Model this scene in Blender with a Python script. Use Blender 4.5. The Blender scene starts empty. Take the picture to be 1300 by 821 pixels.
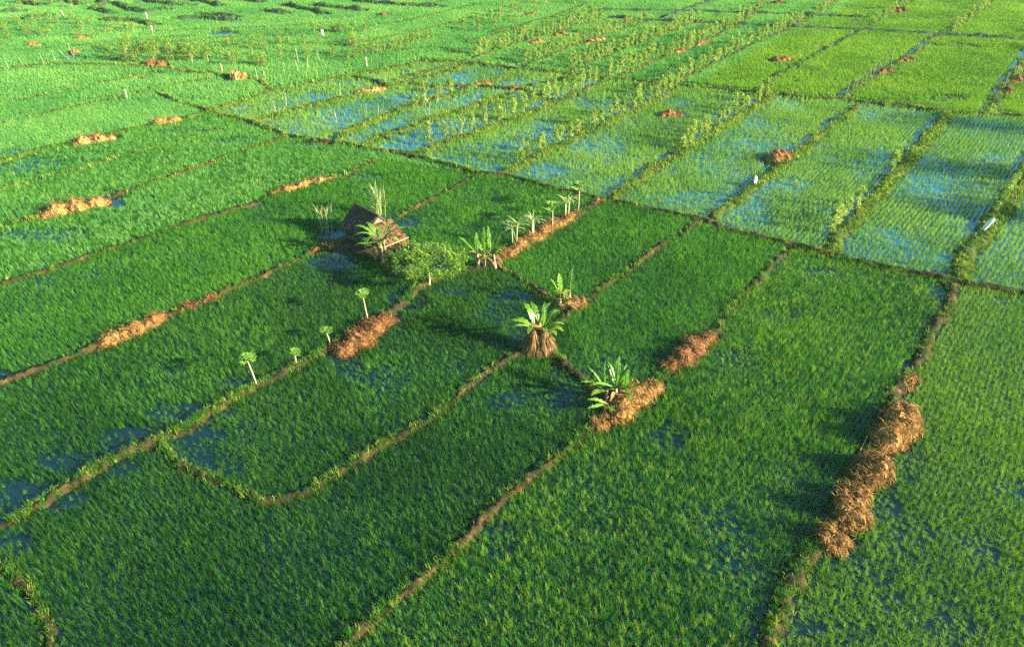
import bpy, math, random
import numpy as np
from mathutils import Vector, Matrix

random.seed(7)
rng = np.random.default_rng(7)
SC = bpy.context.scene
COL = SC.collection
R = math.radians
PI = math.pi

# ------------------------------------------------------------------ camera
H_CAM = 24.0
PITCH = R(33.7)
F = 900.0                     # focal length in photo pixels (photo 1300 wide)
CX, CY = 650.0, 410.5
cp, sp = math.cos(PITCH), math.sin(PITCH)

def at(x, y, z=0.0):
    """point on the level z seen at photo position x, y"""
    a = (x - CX) / F
    b = (CY - y) / F
    d = (a, cp + b * sp, -sp + b * cp)
    t = (z - H_CAM) / d[2]
    return Vector((d[0] * t, d[1] * t, z))

def to_px(P):
    X = P[:, 0]; Y = P[:, 1]; Z = P[:, 2] - H_CAM
    depth = Y * cp - Z * sp
    up = Y * sp + Z * cp
    return CX + F * X / depth, CY - F * up / depth

cam_d = bpy.data.cameras.new('camera')
cam_d.sensor_width = 36.0
cam_d.lens = F / 1300.0 * 36.0
cam_d.clip_start = 0.5
cam_d.clip_end = 6000
cam = bpy.data.objects.new('camera', cam_d)
cam.location = (0, 0, H_CAM)
cam.rotation_euler = (PI / 2 - PITCH, 0, 0)
COL.objects.link(cam)
SC.camera = cam

# ------------------------------------------------------------------ light
SUN_ELEV = R(19)
SUN_AZ = R(-22)               # direction to the sun measured from +X towards +Y
sd = Vector((math.cos(SUN_ELEV) * math.cos(SUN_AZ), math.cos(SUN_ELEV) * math.sin(SUN_AZ), math.sin(SUN_ELEV)))
sun_d = bpy.data.lights.new('sun', 'SUN')
sun_d.energy = 5.0
sun_d.angle = R(0.5)
sun_d.color = (1.0, 0.90, 0.68)
sun = bpy.data.objects.new('sun', sun_d)
sun.rotation_euler = (-sd).to_track_quat('-Z', 'Y').to_euler()
sun.location = (60, -20, 60)
COL.objects.link(sun)

world = bpy.data.worlds.new('World')
SC.world = world
world.use_nodes = True
wt = world.node_tree
wt.nodes.clear()
wo = wt.nodes.new('ShaderNodeOutputWorld')
wb = wt.nodes.new('ShaderNodeBackground')
sky = wt.nodes.new('ShaderNodeTexSky')
sky.sky_type = 'NISHITA'
sky.sun_disc = False
sky.sun_elevation = SUN_ELEV
sky.sun_rotation = PI / 2 - SUN_AZ
sky.air_density = 1.0
sky.dust_density = 1.0
sky.ozone_density = 1.2
wb.inputs['Strength'].default_value = 0.055
tint = wt.nodes.new('ShaderNodeMix'); tint.data_type = 'RGBA'; tint.blend_type = 'MULTIPLY'
tint.inputs[0].default_value = 1.0
tint.inputs[7].default_value = (0.45, 0.95, 0.98, 1)      # tropical evening sky, a little greener than the model's
wt.links.new(sky.outputs[0], tint.inputs[6])
wt.links.new(tint.outputs[2], wb.inputs['Color'])
wt.links.new(wb.outputs[0], wo.inputs['Surface'])

SC.view_settings.view_transform = 'Standard'
SC.view_settings.look = 'None'
SC.view_settings.gamma = 1
SC.view_settings.exposure = 2.3
SC.view_settings.use_curve_mapping = False
SC.cycles.max_bounces = 6
SC.cycles.diffuse_bounces = 3
SC.cycles.glossy_bounces = 2
SC.cycles.transmission_bounces = 4
SC.cycles.transparent_max_bounces = 4
SC.cycles.volume_bounces = 0
HAZE_DENSITY = 0.00018
SC.cycles.use_denoising = False

# ------------------------------------------------------------------ materials
class NT:
    def __init__(self, name):
        self.m = bpy.data.materials.new(name)
        self.m.use_nodes = True
        self.t = self.m.node_tree
        self.t.nodes.clear()
        self.out = self.t.nodes.new('ShaderNodeOutputMaterial')
    def n(self, typ, **kw):
        nd = self.t.nodes.new(typ)
        for k, v in kw.items():
            if k in nd.inputs:
                nd.inputs[k].default_value = v
            else:
                setattr(nd, k, v)
        return nd
    def l(self, a, b):
        self.t.links.new(a, b)
    def ramp(self, src, stops):
        r = self.n('ShaderNodeValToRGB')
        el = r.color_ramp.elements
        while len(el) < len(stops):
            el.new(0.5)
        for e, (p, c) in zip(el, stops):
            e.position = p
            e.color = (*c, 1)
        self.l(src, r.inputs[0])
        return r.outputs[0]
    def noise(self, scale, detail=4, rough=0.6, coord='pos'):
        nd = self.n('ShaderNodeTexNoise')
        nd.inputs['Scale'].default_value = scale
        nd.inputs['Detail'].default_value = detail
        nd.inputs['Roughness'].default_value = rough
        if coord == 'pos':
            g = self.n('ShaderNodeNewGeometry')
            self.l(g.outputs['Position'], nd.inputs['Vector'])
        else:
            g = self.n('ShaderNodeTexCoord')
            self.l(g.outputs['Object'], nd.inputs['Vector'])
        return nd.outputs['Fac']
    def mix(self, fac, a, b, mode='MIX'):
        nd = self.n('ShaderNodeMix', data_type='RGBA', blend_type=mode)
        if isinstance(fac, float):
            nd.inputs[0].default_value = fac
        else:
            self.l(fac, nd.inputs[0])
        for s, v in ((nd.inputs[6], a), (nd.inputs[7], b)):
            if isinstance(v, tuple):
                s.default_value = (*v, 1)
            else:
                self.l(v, s)
        return nd.outputs[2]

def leaf_mat(name, dark, mid, light, trans=0.4, scale=0.06, gloss=0.12, isl=False):
    k = NT(name)
    oi = k.n('ShaderNodeObjectInfo')
    if isl:
        g = k.n('ShaderNodeNewGeometry')
        rnd = g.outputs['Random Per Island']
    else:
        rnd = oi.outputs['Random']
    nz = k.noise(scale, 3, 0.6)
    ad = k.n('ShaderNodeMath', operation='MULTIPLY_ADD')
    k.l(rnd, ad.inputs[0]); ad.inputs[1].default_value = 0.45
    k.l(nz, ad.inputs[2])
    mu = k.n('ShaderNodeMath', operation='SUBTRACT')
    k.l(ad.outputs[0], mu.inputs[0]); mu.inputs[1].default_value = 0.22
    c = k.ramp(mu.outputs[0], [(0.25, dark), (0.5, mid), (0.78, light)])
    df = k.n('ShaderNodeBsdfDiffuse'); k.l(c, df.inputs['Color'])
    tr = k.n('ShaderNodeBsdfTranslucent')
    tc = k.mix(1.0, c, (1.0, 1.0, 0.45), 'MULTIPLY')
    k.l(tc, tr.inputs['Color'])
    m1 = k.n('ShaderNodeMixShader'); m1.inputs[0].default_value = trans
    k.l(df.outputs[0], m1.inputs[1]); k.l(tr.outputs[0], m1.inputs[2])
    gl = k.n('ShaderNodeBsdfGlossy'); gl.inputs['Roughness'].default_value = 0.45
    m2 = k.n('ShaderNodeMixShader'); m2.inputs[0].default_value = gloss * 0.5
    k.l(m1.outputs[0], m2.inputs[1]); k.l(gl.outputs[0], m2.inputs[2])
    k.l(m2.outputs[0], k.out.inputs['Surface'])
    return k.m

def rough_mat(name, stops, scale=3.0, bump=0.4, rough=0.9, isl=False, spec=0.2, coord='pos', detail=6):
    k = NT(name)
    p = k.n('ShaderNodeBsdfPrincipled')
    p.inputs['Roughness'].default_value = rough
    p.inputs['Specular IOR Level'].default_value = spec
    nz = k.noise(scale, detail, 0.65, coord)
    src = nz
    if isl:
        g = k.n('ShaderNodeNewGeometry')
        a = k.n('ShaderNodeMath', operation='MULTIPLY_ADD')
        k.l(g.outputs['Random Per Island'], a.inputs[0]); a.inputs[1].default_value = 0.6
        k.l(nz, a.inputs[2])
        b = k.n('ShaderNodeMath', operation='SUBTRACT'); k.l(a.outputs[0], b.inputs[0]); b.inputs[1].default_value = 0.3
        src = b.outputs[0]
    c = k.ramp(src, stops)
    k.l(c, p.inputs['Base Color'])
    if bump:
        bn = k.n('ShaderNodeBump'); bn.inputs['Strength'].default_value = bump
        bn.inputs['Distance'].default_value = 0.05
        k.l(k.noise(scale * 5, 5, 0.7, coord), bn.inputs['Height'])
        k.l(bn.outputs[0], p.inputs['Normal'])
    k.l(p.outputs[0], k.out.inputs['Surface'])
    return k.m

def water_mat(name, stops, ior):
    k = NT(name)
    p = k.n('ShaderNodeBsdfPrincipled')
    c = k.ramp(k.noise(0.35, 6, 0.65), stops)
    k.l(c, p.inputs['Base Color'])
    p.inputs['Roughness'].default_value = 0.09
    p.inputs['IOR'].default_value = ior
    p.inputs['Specular IOR Level'].default_value = 0.75
    bn = k.n('ShaderNodeBump'); bn.inputs['Strength'].default_value = 0.06
    bn.inputs['Distance'].default_value = 0.1
    k.l(k.noise(2.5, 3, 0.5), bn.inputs['Height'])
    k.l(bn.outputs[0], p.inputs['Normal'])
    k.l(p.outputs[0], k.out.inputs['Surface'])
    return k.m

M = {}
M['rice'] = leaf_mat('rice_leaf', (0.009, 0.062, 0.004), (0.024, 0.112, 0.006), (0.066, 0.19, 0.010), 0.42, 0.09, 0.02)  # deep green of the near fields, darkened further to imitate vignetting
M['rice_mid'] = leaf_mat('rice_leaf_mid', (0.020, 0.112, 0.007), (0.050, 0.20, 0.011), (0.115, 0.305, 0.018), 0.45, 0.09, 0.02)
M['rice_light'] = leaf_mat('rice_leaf_light', (0.065, 0.24, 0.048), (0.13, 0.35, 0.072), (0.24, 0.45, 0.10), 0.45, 0.07, 0.02)  # mint cast of distant haze mixed into the leaf green
M['rice_lime'] = leaf_mat('rice_leaf_lime', (0.066, 0.19, 0.007), (0.135, 0.29, 0.012), (0.24, 0.385, 0.022), 0.45, 0.07, 0.02)
M['rice_young'] = leaf_mat('young_rice_leaf', (0.08, 0.21, 0.018), (0.15, 0.31, 0.03), (0.26, 0.41, 0.05), 0.45, 0.09, 0.03)
M['bank_grass'] = leaf_mat('bank_grass_leaf', (0.05, 0.11, 0.010), (0.13, 0.22, 0.018), (0.26, 0.33, 0.035), 0.4, 0.3, 0.03)
M['banana_leaf'] = leaf_mat('banana_leaf', (0.05, 0.17, 0.006), (0.11, 0.25, 0.010), (0.24, 0.34, 0.022), 0.38, 0.8, 0.08, True)
M['papaya_leaf'] = leaf_mat('papaya_leaf', (0.10, 0.24, 0.02), (0.18, 0.36, 0.03), (0.28, 0.42, 0.05), 0.4, 0.8, 0.15, True)
M['strap_leaf'] = leaf_mat('strap_leaf', (0.22, 0.31, 0.09), (0.36, 0.42, 0.15), (0.52, 0.52, 0.24), 0.4, 0.8, 0.15, True)
M['dry_cane'] = leaf_mat('dry_cane_leaf', (0.24, 0.28, 0.09), (0.40, 0.38, 0.15), (0.55, 0.48, 0.24), 0.35, 0.8, 0.1, True)
M['sapling_leaf'] = leaf_mat('sapling_leaf', (0.15, 0.26, 0.025), (0.27, 0.39, 0.05), (0.46, 0.53, 0.10), 0.45, 0.5, 0.1, True)
M['shrub_leaf'] = leaf_mat('shrub_leaf', (0.10, 0.20, 0.02), (0.20, 0.32, 0.035), (0.36, 0.45, 0.07), 0.45, 0.5, 0.05, True)
M['tree_leaf'] = leaf_mat('tree_leaf', (0.06, 0.15, 0.010), (0.13, 0.25, 0.016), (0.26, 0.38, 0.03), 0.4, 0.9, 0.12, True)
M['straw'] = rough_mat('straw', [(0.22, (0.035, 0.015, 0.004)), (0.52, (0.19, 0.084, 0.020)), (0.84, (0.42, 0.225, 0.070))], 2.2, 0, isl=True)  # dark end of the ramp paints shaded gaps between strands
M['straw_dark'] = rough_mat('brown_straw', [(0.22, (0.02, 0.008, 0.003)), (0.52, (0.12, 0.046, 0.013)), (0.84, (0.30, 0.135, 0.045))], 2.2, 0, isl=True)
M['straw_core'] = rough_mat('straw_core', [(0.3, (0.03, 0.014, 0.006)), (0.6, (0.10, 0.05, 0.02)), (0.8, (0.16, 0.085, 0.035))], 4.0, 0.8)
M['dry_leaf'] = rough_mat('dry_leaf', [(0.2, (0.03, 0.016, 0.006)), (0.5, (0.14, 0.075, 0.025)), (0.85, (0.36, 0.22, 0.09))], 2.0, 0, isl=True)
M['bark_pale'] = rough_mat('pale_bark', [(0.3, (0.22, 0.17, 0.10)), (0.55, (0.40, 0.32, 0.21)), (0.75, (0.50, 0.42, 0.29))], 6.0, 0.3)
M['bark'] = rough_mat('bark', [(0.3, (0.22, 0.16, 0.10)), (0.7, (0.42, 0.33, 0.22))], 6.0, 0.3)
M['pseudostem'] = rough_mat('banana_stem', [(0.25, (0.16, 0.09, 0.05)), (0.5, (0.36, 0.21, 0.13)), (0.8, (0.50, 0.36, 0.22))], 3.0, 0.4)
M['stake'] = rough_mat('stake_wood', [(0.3, (0.28, 0.25, 0.20)), (0.7, (0.44, 0.40, 0.33))], 5.0, 0.2)
M['wood'] = rough_mat('old_wood', [(0.3, (0.08, 0.05, 0.03)), (0.7, (0.20, 0.13, 0.08))], 6.0, 0.4)
M['cloth'] = rough_mat('white_cloth', [(0.3, (0.74, 0.74, 0.74)), (0.7, (0.84, 0.84, 0.83))], 3.0, 0.2)
M['cream_cloth'] = rough_mat('cream_cloth', [(0.3, (0.30, 0.25, 0.15)), (0.7, (0.42, 0.36, 0.23))], 3.0, 0.2)
M['soil'] = rough_mat('bank_soil', [(0.30, (0.010, 0.012, 0.004)), (0.45, (0.026, 0.020, 0.007)), (0.57, (0.050, 0.029, 0.010)), (0.66, (0.12, 0.068, 0.026)), (0.74, (0.025, 0.04, 0.006))], 1.1, 1.0, detail=8)
M['green_bank'] = rough_mat('grassy_bank', [(0.3, (0.02, 0.035, 0.008)), (0.5, (0.04, 0.065, 0.010)), (0.64, (0.07, 0.085, 0.015)), (0.8, (0.16, 0.11, 0.04))], 0.8, 0.9)
M['wet_soil'] = rough_mat('wet_bank_soil', [(0.3, (0.012, 0.030, 0.012)), (0.55, (0.024, 0.055, 0.018)), (0.75, (0.05, 0.09, 0.02))], 0.8, 0.9)  # shadow lines along far banks painted as a dark soil colour
M['mud'] = rough_mat('ground_mud', [(0.3, (0.03, 0.06, 0.015)), (0.7, (0.06, 0.11, 0.02))], 0.2, 0.2)
M['tile'] = rough_mat('clay_tile', [(0.25, (0.035, 0.016, 0.010)), (0.5, (0.11, 0.046, 0.022)), (0.85, (0.26, 0.14, 0.075))], 3.0, 0.5, isl=True)
M['tile_dark'] = rough_mat('old_dark_tile', [(0.25, (0.035, 0.020, 0.018)), (0.6, (0.075, 0.042, 0.036)), (0.85, (0.13, 0.075, 0.06))], 3.0, 0.5, isl=True)  # shade of the slope turned from the sun put into the tile colour
M['bamboo_wall'] = rough_mat('bamboo_wall', [(0.3, (0.14, 0.085, 0.045)), (0.7, (0.34, 0.22, 0.12))], 5.0, 0.5)
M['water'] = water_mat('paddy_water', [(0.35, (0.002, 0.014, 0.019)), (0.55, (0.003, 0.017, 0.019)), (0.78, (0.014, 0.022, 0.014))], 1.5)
M['silty_water'] = water_mat('silty_paddy_water', [(0.35, (0.016, 0.110, 0.165)), (0.55, (0.024, 0.120, 0.155)), (0.78, (0.055, 0.105, 0.095))], 1.7)  # pale blue of reflected sky painted into the base colour

# ------------------------------------------------------------------ mesh helpers
class MB:
    def __init__(self):
        self.v = []; self.f = []
    def quad_strip(self, L, Rr):
        b = len(self.v)
        n = len(L)
        for a, c in zip(L, Rr):
            self.v.append(tuple(a)); self.v.append(tuple(c))
        for i in range(n - 1):
            self.f.append((b + 2 * i, b + 2 * i + 1, b + 2 * i + 3, b + 2 * i + 2))
    def tube(self, pts, rads, n=6, cap=True):
        b = len(self.v)
        pts = [Vector(p) for p in pts]
        for i, p in enumerate(pts):
            d = (pts[min(i + 1, len(pts) - 1)] - pts[max(i - 1, 0)]).normalized()
            a = d.cross(Vector((0, 0, 1)))
            if a.length < 1e-3:
                a = Vector((1, 0, 0))
            a.normalize(); c = d.cross(a)
            for k in range(n):
                t = 2 * PI * k / n
                self.v.append(tuple(p + (a * math.cos(t) + c * math.sin(t)) * rads[i]))
        for i in range(len(pts) - 1):
            for k in range(n):
                k2 = (k + 1) % n
                self.f.append((b + i * n + k, b + i * n + k2, b + (i + 1) * n + k2, b + (i + 1) * n + k))
        if cap:
            self.f.append(tuple(b + k for k in range(n))[::-1])
            self.f.append(tuple(b + (len(pts) - 1) * n + k for k in range(n)))
    def box(self, Mx, sx, sy, sz):
        b = len(self.v)
        for z in (-.5, .5):
            for x, y in ((-.5, -.5), (.5, -.5), (.5, .5), (-.5, .5)):
                self.v.append(tuple(Mx @ Vector((x * sx, y * sy, z * sz))))
        for q in ((0, 3, 2, 1), (4, 5, 6, 7), (0, 1, 5, 4), (1, 2, 6, 5), (2, 3, 7, 6), (3, 0, 4, 7)):
            self.f.append(tuple(b + i for i in q))
    def blade(self, base, az, length, width, lean, curl, nseg=3, fold=0.0, prof=None, twist=0.0):
        """a leaf that starts at angle lean from vertical and bends over by curl"""
        p = Vector(base); L = []; Rr = []
        h = Vector((math.cos(az), math.sin(az), 0))
        s = Vector((-math.sin(az), math.cos(az), 0))
        for i in range(nseg + 1):
            t = i / nseg
            w = width * 0.5 * (prof(t) if prof else max(0.0, 1 - t) ** 0.7 * (0.6 + 0.8 * min(1, t * 3)) if t < 1 else 0.02)
            tw = twist * t
            sv = s * math.cos(tw) + Vector((0, 0, 1)) * math.sin(tw)
            L.append(p - sv * w); Rr.append(p + sv * w)
            a = lean + curl * t
            p = p + (h * math.sin(a) + Vector((0, 0, 1)) * math.cos(a)) * (length / nseg)
        self.quad_strip(L, Rr)
        return p
    def mesh(self, name):
        me = bpy.data.meshes.new(name)
        me.from_pydata(self.v, [], self.f)
        me.update()
        return me
    def build(self, name, mat, parent=None, smooth=False):
        me = self.mesh(name)
        me.materials.append(mat)
        if smooth:
            me.polygons.foreach_set('use_smooth', [True] * len(me.polygons))
        o = bpy.data.objects.new(name, me)
        COL.objects.link(o)
        if parent:
            o.parent = parent
        return o

def tag(o, label=None, cat=None, group=None, kind=None):
    if label: o['label'] = label
    if cat: o['category'] = cat
    if group: o['group'] = group
    if kind: o['kind'] = kind
    return o

def thing(name, loc, label, cat, group=None, rz=0.0):
    o = bpy.data.objects.new(name, None)
    o.empty_display_size = 0.3
    COL.objects.link(o)
    o.location = loc
    o.rotation_euler = (0, 0, rz)
    return tag(o, label, cat, group)

def np_mesh(name, V, Fq, mat, smooth=False):
    me = bpy.data.meshes.new(name)
    me.from_pydata(V.tolist(), [], Fq.tolist())
    me.update()
    if mat:
        me.materials.append(mat)
    if smooth:
        me.polygons.foreach_set('use_smooth', [True] * len(me.polygons))
    o = bpy.data.objects.new(name, me)
    COL.objects.link(o)
    return o

# value noise on the plane (for where plants grow)
def vnoise(x, y, scale, seed):
    r = np.random.default_rng(seed)
    T = r.random((256, 256))
    x = x / scale; y = y / scale
    xi = np.floor(x).astype(int); yi = np.floor(y).astype(int)
    fx = x - xi; fy = y - yi
    fx = fx * fx * (3 - 2 * fx); fy = fy * fy * (3 - 2 * fy)
    a = T[xi % 256, yi % 256]; b = T[(xi + 1) % 256, yi % 256]
    c = T[xi % 256, (yi + 1) % 256]; d = T[(xi + 1) % 256, (yi + 1) % 256]
    return (a * (1 - fx) + b * fx) * (1 - fy) + (c * (1 - fx) + d * fx) * fy

# ------------------------------------------------------------------ ground, water
gx = 650.0
o = np_mesh('ground', np.array([(-gx, -150, -0.12), (gx, -150, -0.12), (gx, 900, -0.12), (-gx, 900, -0.12)]), np.array([(0, 1, 2, 3)]), M['mud'])
tag(o, kind='structure')
o = np_mesh('water', np.array([(-260, -20, 0.0), (260, -20, 0.0), (260, 330, 0.0), (-260, 330, 0.0)]), np.array([(0, 1, 2, 3)]), M['water'])
tag(o, kind='structure')

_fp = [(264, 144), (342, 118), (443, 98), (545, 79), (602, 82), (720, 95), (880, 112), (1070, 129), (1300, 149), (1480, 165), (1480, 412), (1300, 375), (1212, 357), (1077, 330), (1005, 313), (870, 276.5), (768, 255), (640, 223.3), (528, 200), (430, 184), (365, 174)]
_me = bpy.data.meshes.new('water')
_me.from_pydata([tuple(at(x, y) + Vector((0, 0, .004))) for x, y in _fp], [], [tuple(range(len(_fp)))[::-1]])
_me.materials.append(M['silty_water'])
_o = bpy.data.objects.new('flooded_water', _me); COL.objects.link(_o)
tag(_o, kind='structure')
# ------------------------------------------------------------------ banks between the paddies
# (photo polyline, width m, height m, grass 0..1, material)
BANKS = [
    # the long bank running down to the right across the whole view
    ([(200, 121), (264, 143), (325, 158), (365, 174), (430, 184), (460, 190), (528, 200), (606, 222), (640, 223.5), (700, 240), (768, 255), (870, 276), (1005, 313), (1077, 330), (1151, 347), (1212, 357), (1300, 375), (1420, 402)], 0.85, 0.38, .45, 'soil'),
    # lower left family
    ([(-90, 228), (0, 206), (71, 188), (190, 161), (234, 154), (264, 143)], 0.6, 0.3, .7, 'green_bank'),
    ([(-90, 272), (0, 245), (150, 203), (288, 163)], 0.35, 0.16, .8, 'green_bank'),
    ([(-90, 315), (0, 291), (40, 281), (140, 252), (257, 213), (365, 175)], 0.7, 0.32, .5, 'soil'),
    ([(-90, 392), (0, 363), (91, 335), (203, 297), (288, 270), (342, 252), (433, 225), (485, 204)], 0.6, 0.3, .35, 'soil'),
    ([(-90, 524), (0, 489), (34, 477), (115, 443), (213, 402), (281, 375), (338, 350), (389, 323), (440, 311), (475, 303)], 0.7, 0.32, .3, 'soil'),
    ([(505, 276), (536, 262), (605, 224)], 0.5, 0.3, .3, 'soil'),
    ([(475, 303), (505, 335), (530, 362)], 0.8, 0.3, .5, 'soil'),
    ([(-100, 715), (0, 666), (105, 609), (162, 575), (206, 558), (328, 491), (378, 465), (425, 438), (498, 394), (531, 368), (560, 352), (600, 344), (622, 337)], 0.75, 0.33, .55, 'soil'),
    ([(622, 337), (680, 303), (740, 269), (768, 255)], 0.9, 0.35, .2, 'soil'),
    ([(206, 563), (230, 590), (288, 619), (332, 637), (359, 634), (396, 620), (440, 597), (501, 560), (555, 526), (592, 495), (620, 473), (660, 447), (685, 437)], 0.6, 0.3, .45, 'soil'),
    ([(380, 880), (440, 821), (538, 731), (640, 639), (687, 593), (748, 548), (780, 525), (840, 478), (875, 452), (905, 424), (945, 372), (962, 357), (1005, 316)], 0.62, 0.32, .35, 'soil'),
    ([(885, 282), (870, 294), (819, 328), (745, 382), (724, 394), (690, 432)], 0.6, 0.3, .35, 'soil'),
    ([(624, 339), (640, 345), (711, 385), (724, 394)], 0.65, 0.3, .3, 'soil'),
    ([(690, 437), (701, 452), (735, 478), (755, 491), (780, 512)], 0.8, 0.36, .45, 'soil'),
    ([(930, 880), (966, 821), (1012, 731), (1033, 700), (1065, 640), (1131, 514), (1144, 489), (1165, 456), (1198, 399), (1213, 360)], 0.9, 0.36, .3, 'soil'),
    ([(1213, 355), (1225, 328), (1259, 287), (1297, 235), (1340, 165)], 1.5, 0.36, .95, 'green_bank'),
    ([(-40, 700), (0, 716), (25, 740), (60, 790), (90, 860)], 0.5, 0.25, .6, 'soil'),
    # upper fields
    ([(1058, 322), (1063, 304), (1114, 250), (1148, 210), (1205, 146)], 1.25, 0.33, .95, 'green_bank'),
    ([(905, 278), (951, 244), (1000, 207), (1090, 136)], 1.0, 0.33, .95, 'green_bank'),
    ([(780, 252), (800, 236), (870, 193), (930, 155), (982, 123)], 1.1, 0.33, .95, 'green_bank'),
    ([(642, 221), (700, 192), (768, 159), (850, 122), (868, 108)], 1.0, 0.33, .9, 'green_bank'),
    ([(525, 198), (600, 172), (684, 142), (768, 105), (790, 100)], 1.0, 0.33, .95, 'green_bank'),
    ([(460, 189), (495, 172), (545, 154), (600, 137), (645, 122)], 0.9, 0.3, .95, 'green_bank'),
    ([(428, 183), (440, 170), (511, 140), (578, 120), (618, 106), (655, 95)], 0.9, 0.3, .95, 'green_bank'),
    ([(322, 157), (360, 145), (430, 127), (490, 113), (592, 86)], 0.9, 0.3, .95, 'green_bank'),
    ([(266, 143), (342, 119), (443, 98), (520, 84), (545, 78)], 0.9, 0.3, .95, 'green_bank'),
    ([(443, 98), (470, 102), (495, 112)], 0.7, 0.4, .5, 'soil'),
    ([(516, 106), (552, 112), (600, 110), (664, 115), (700, 128)], 0.7, 0.35, .5, 'soil'),
    ([(660, 112), (700, 106), (735, 97)], 0.8, 0.3, .95, 'green_bank'),
    ([(500, 104), (560, 88), (600, 82)], 0.7, 0.3, .95, 'green_bank'),
    ([(545, 79), (602, 82), (665, 90), (720, 95), (780, 102), (880, 112), (982, 122), (1070, 129), (1138, 136), (1185, 142), (1300, 150), (1420, 158)], 0.9, 0.4, .9, 'green_bank'),
    ([(601, 76), (680, 49), (768, 27)], 1.0, 0.3, .8, 'green_bank'),
    ([(665, 86), (740, 56), (823, 29)], 1.0, 0.3, .8, 'green_bank'),
    ([(721, 93), (800, 61), (880, 32)], 1.0, 0.3, .8, 'green_bank'),
    ([(790, 98), (862, 68), (941, 33), (968, 9)], 1.0, 0.3, .8, 'green_bank'),
    ([(860, 106), (940, 66), (1016, 33), (1065, 2)], 1.0, 0.3, .8, 'green_bank'),
    ([(958, 119), (982, 100), (1080, 47), (1100, 36), (1158, 2)], 0.7, 0.3, .7, 'green_bank'),
    ([(1072, 128), (1082, 116), (1140, 84), (1190, 49), (1205, 42), (1263, 2)], 1.0, 0.33, .85, 'green_bank'),
    ([(1258, 146), (1272, 118), (1292, 92), (1340, 20)], 1.2, 0.33, .85, 'green_bank'),
    ([(774, 24), (830, 28), (880, 30), (951, 34), (1019, 37), (1100, 41), (1198, 46), (1300, 52), (1420, 60)], 0.9, 0.65, .15, 'wet_soil'),
    ([(760, 15), (850, 16), (968, 19), (1097, 24)], 0.8, 0.65, .15, 'wet_soil'),
    ([(835, 28), (905, 2), (925, -6)], 0.7, 0.65, .15, 'wet_soil'),
    ([(880, 30), (960, 6), (1000, -6)], 0.4, 0.2, .9, 'green_bank'),
    ([(590, 56), (640, 42), (720, 20), (770, 5)], 0.6, 0.25, .8, 'green_bank'),
    ([(-60, 96), (60, 84), (140, 84), (205, 88), (250, 94), (330, 104), (348, 117)], 0.8, 0.35, .8, 'green_bank'),
    ([(-90, 182), (0, 160), (140, 128), (262, 103)], 0.5, 0.28, .8, 'green_bank'),
    ([(-90, 155), (0, 136), (120, 110), (200, 93)], 0.5, 0.28, .8, 'green_bank'),
    ([(40, 66), (160, 54), (245, 48)], 0.5, 0.35, .7, 'green_bank'),
    ([(120, 62), (240, 55), (335, 44)], 0.5, 0.35, .7, 'green_bank'),
    ([(200, 42), (330, 37), (440, 30)], 0.5, 0.35, .7, 'green_bank'),
    ([(430, 62), (540, 40), (640, 14)], 0.5, 0.35, .7, 'green_bank'),
    ([(420, 44), (520, 28), (610, 6)], 0.5, 0.35, .7, 'green_bank'),
    ([(470, 70), (560, 62), (601, 74)], 0.5, 0.35, .7, 'green_bank'),
    ([(620, 44), (700, 24), (745, 6)], 0.5, 0.35, .7, 'green_bank'),
    # far terraces
    ([(146, 6), (157, 10), (169, 15), (184, 17), (213, 14)], 1.0, 0.8, .5, 'wet_soil'),
    ([(183, 1), (200, 5), (218, 8), (243, 9)], 1.0, 0.8, .5, 'wet_soil'),
    ([(117, 14), (128, 9), (134, 6), (125, 2)], 1.0, 0.8, .5, 'wet_soil'),
    ([(124, 14), (142, 19)], 1.0, 0.8, .5, 'wet_soil'),
    ([(134, 27), (159, 28), (179, 30), (198, 34)], 1.0, 0.8, .5, 'wet_soil'),
    ([(81, 2), (105, 8)], 1.0, 0.8, .5, 'wet_soil'),
    ([(25, 5), (55, 9)], 1.0, 0.8, .5, 'wet_soil'),
    ([(360, 8), (400, 16), (412, 20)], 1.0, 0.8, .5, 'wet_soil'),
    ([(400, 8), (430, 12), (462, 15)], 1.0, 0.8, .5, 'wet_soil'),
    ([(448, 2), (480, 6), (520, 9), (560, 10)], 1.0, 0.8, .5, 'wet_soil'),
    ([(335, 16), (366, 19)], 1.0, 0.8, .5, 'wet_soil'),
    ([(243, 0), (262, 4), (280, 9)], 1.0, 0.8, .5, 'wet_soil'),
    ([(225, 26), (255, 25), (300, 28)], 1.0, 0.8, .5, 'wet_soil'),
    ([(255, 20), (300, 24)], 1.0, 0.8, .5, 'wet_soil'),
    ([(280, -2), (330, 4)], 1.0, 0.8, .5, 'wet_soil'),
    ([(0, 18), (30, 16)], 1.0, 0.8, .5, 'wet_soil'),
    ([(30, 26), (62, 22)], 1.0, 0.8, .5, 'wet_soil'),
]

def resample(P, step):
    out = []
    for a, b in zip(P[:-1], P[1:]):
        n = max(1, int((b - a).length / step))
        for i in range(n):
            out.append(a.lerp(b, i / n))
    out.append(P[-1])
    return out

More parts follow.
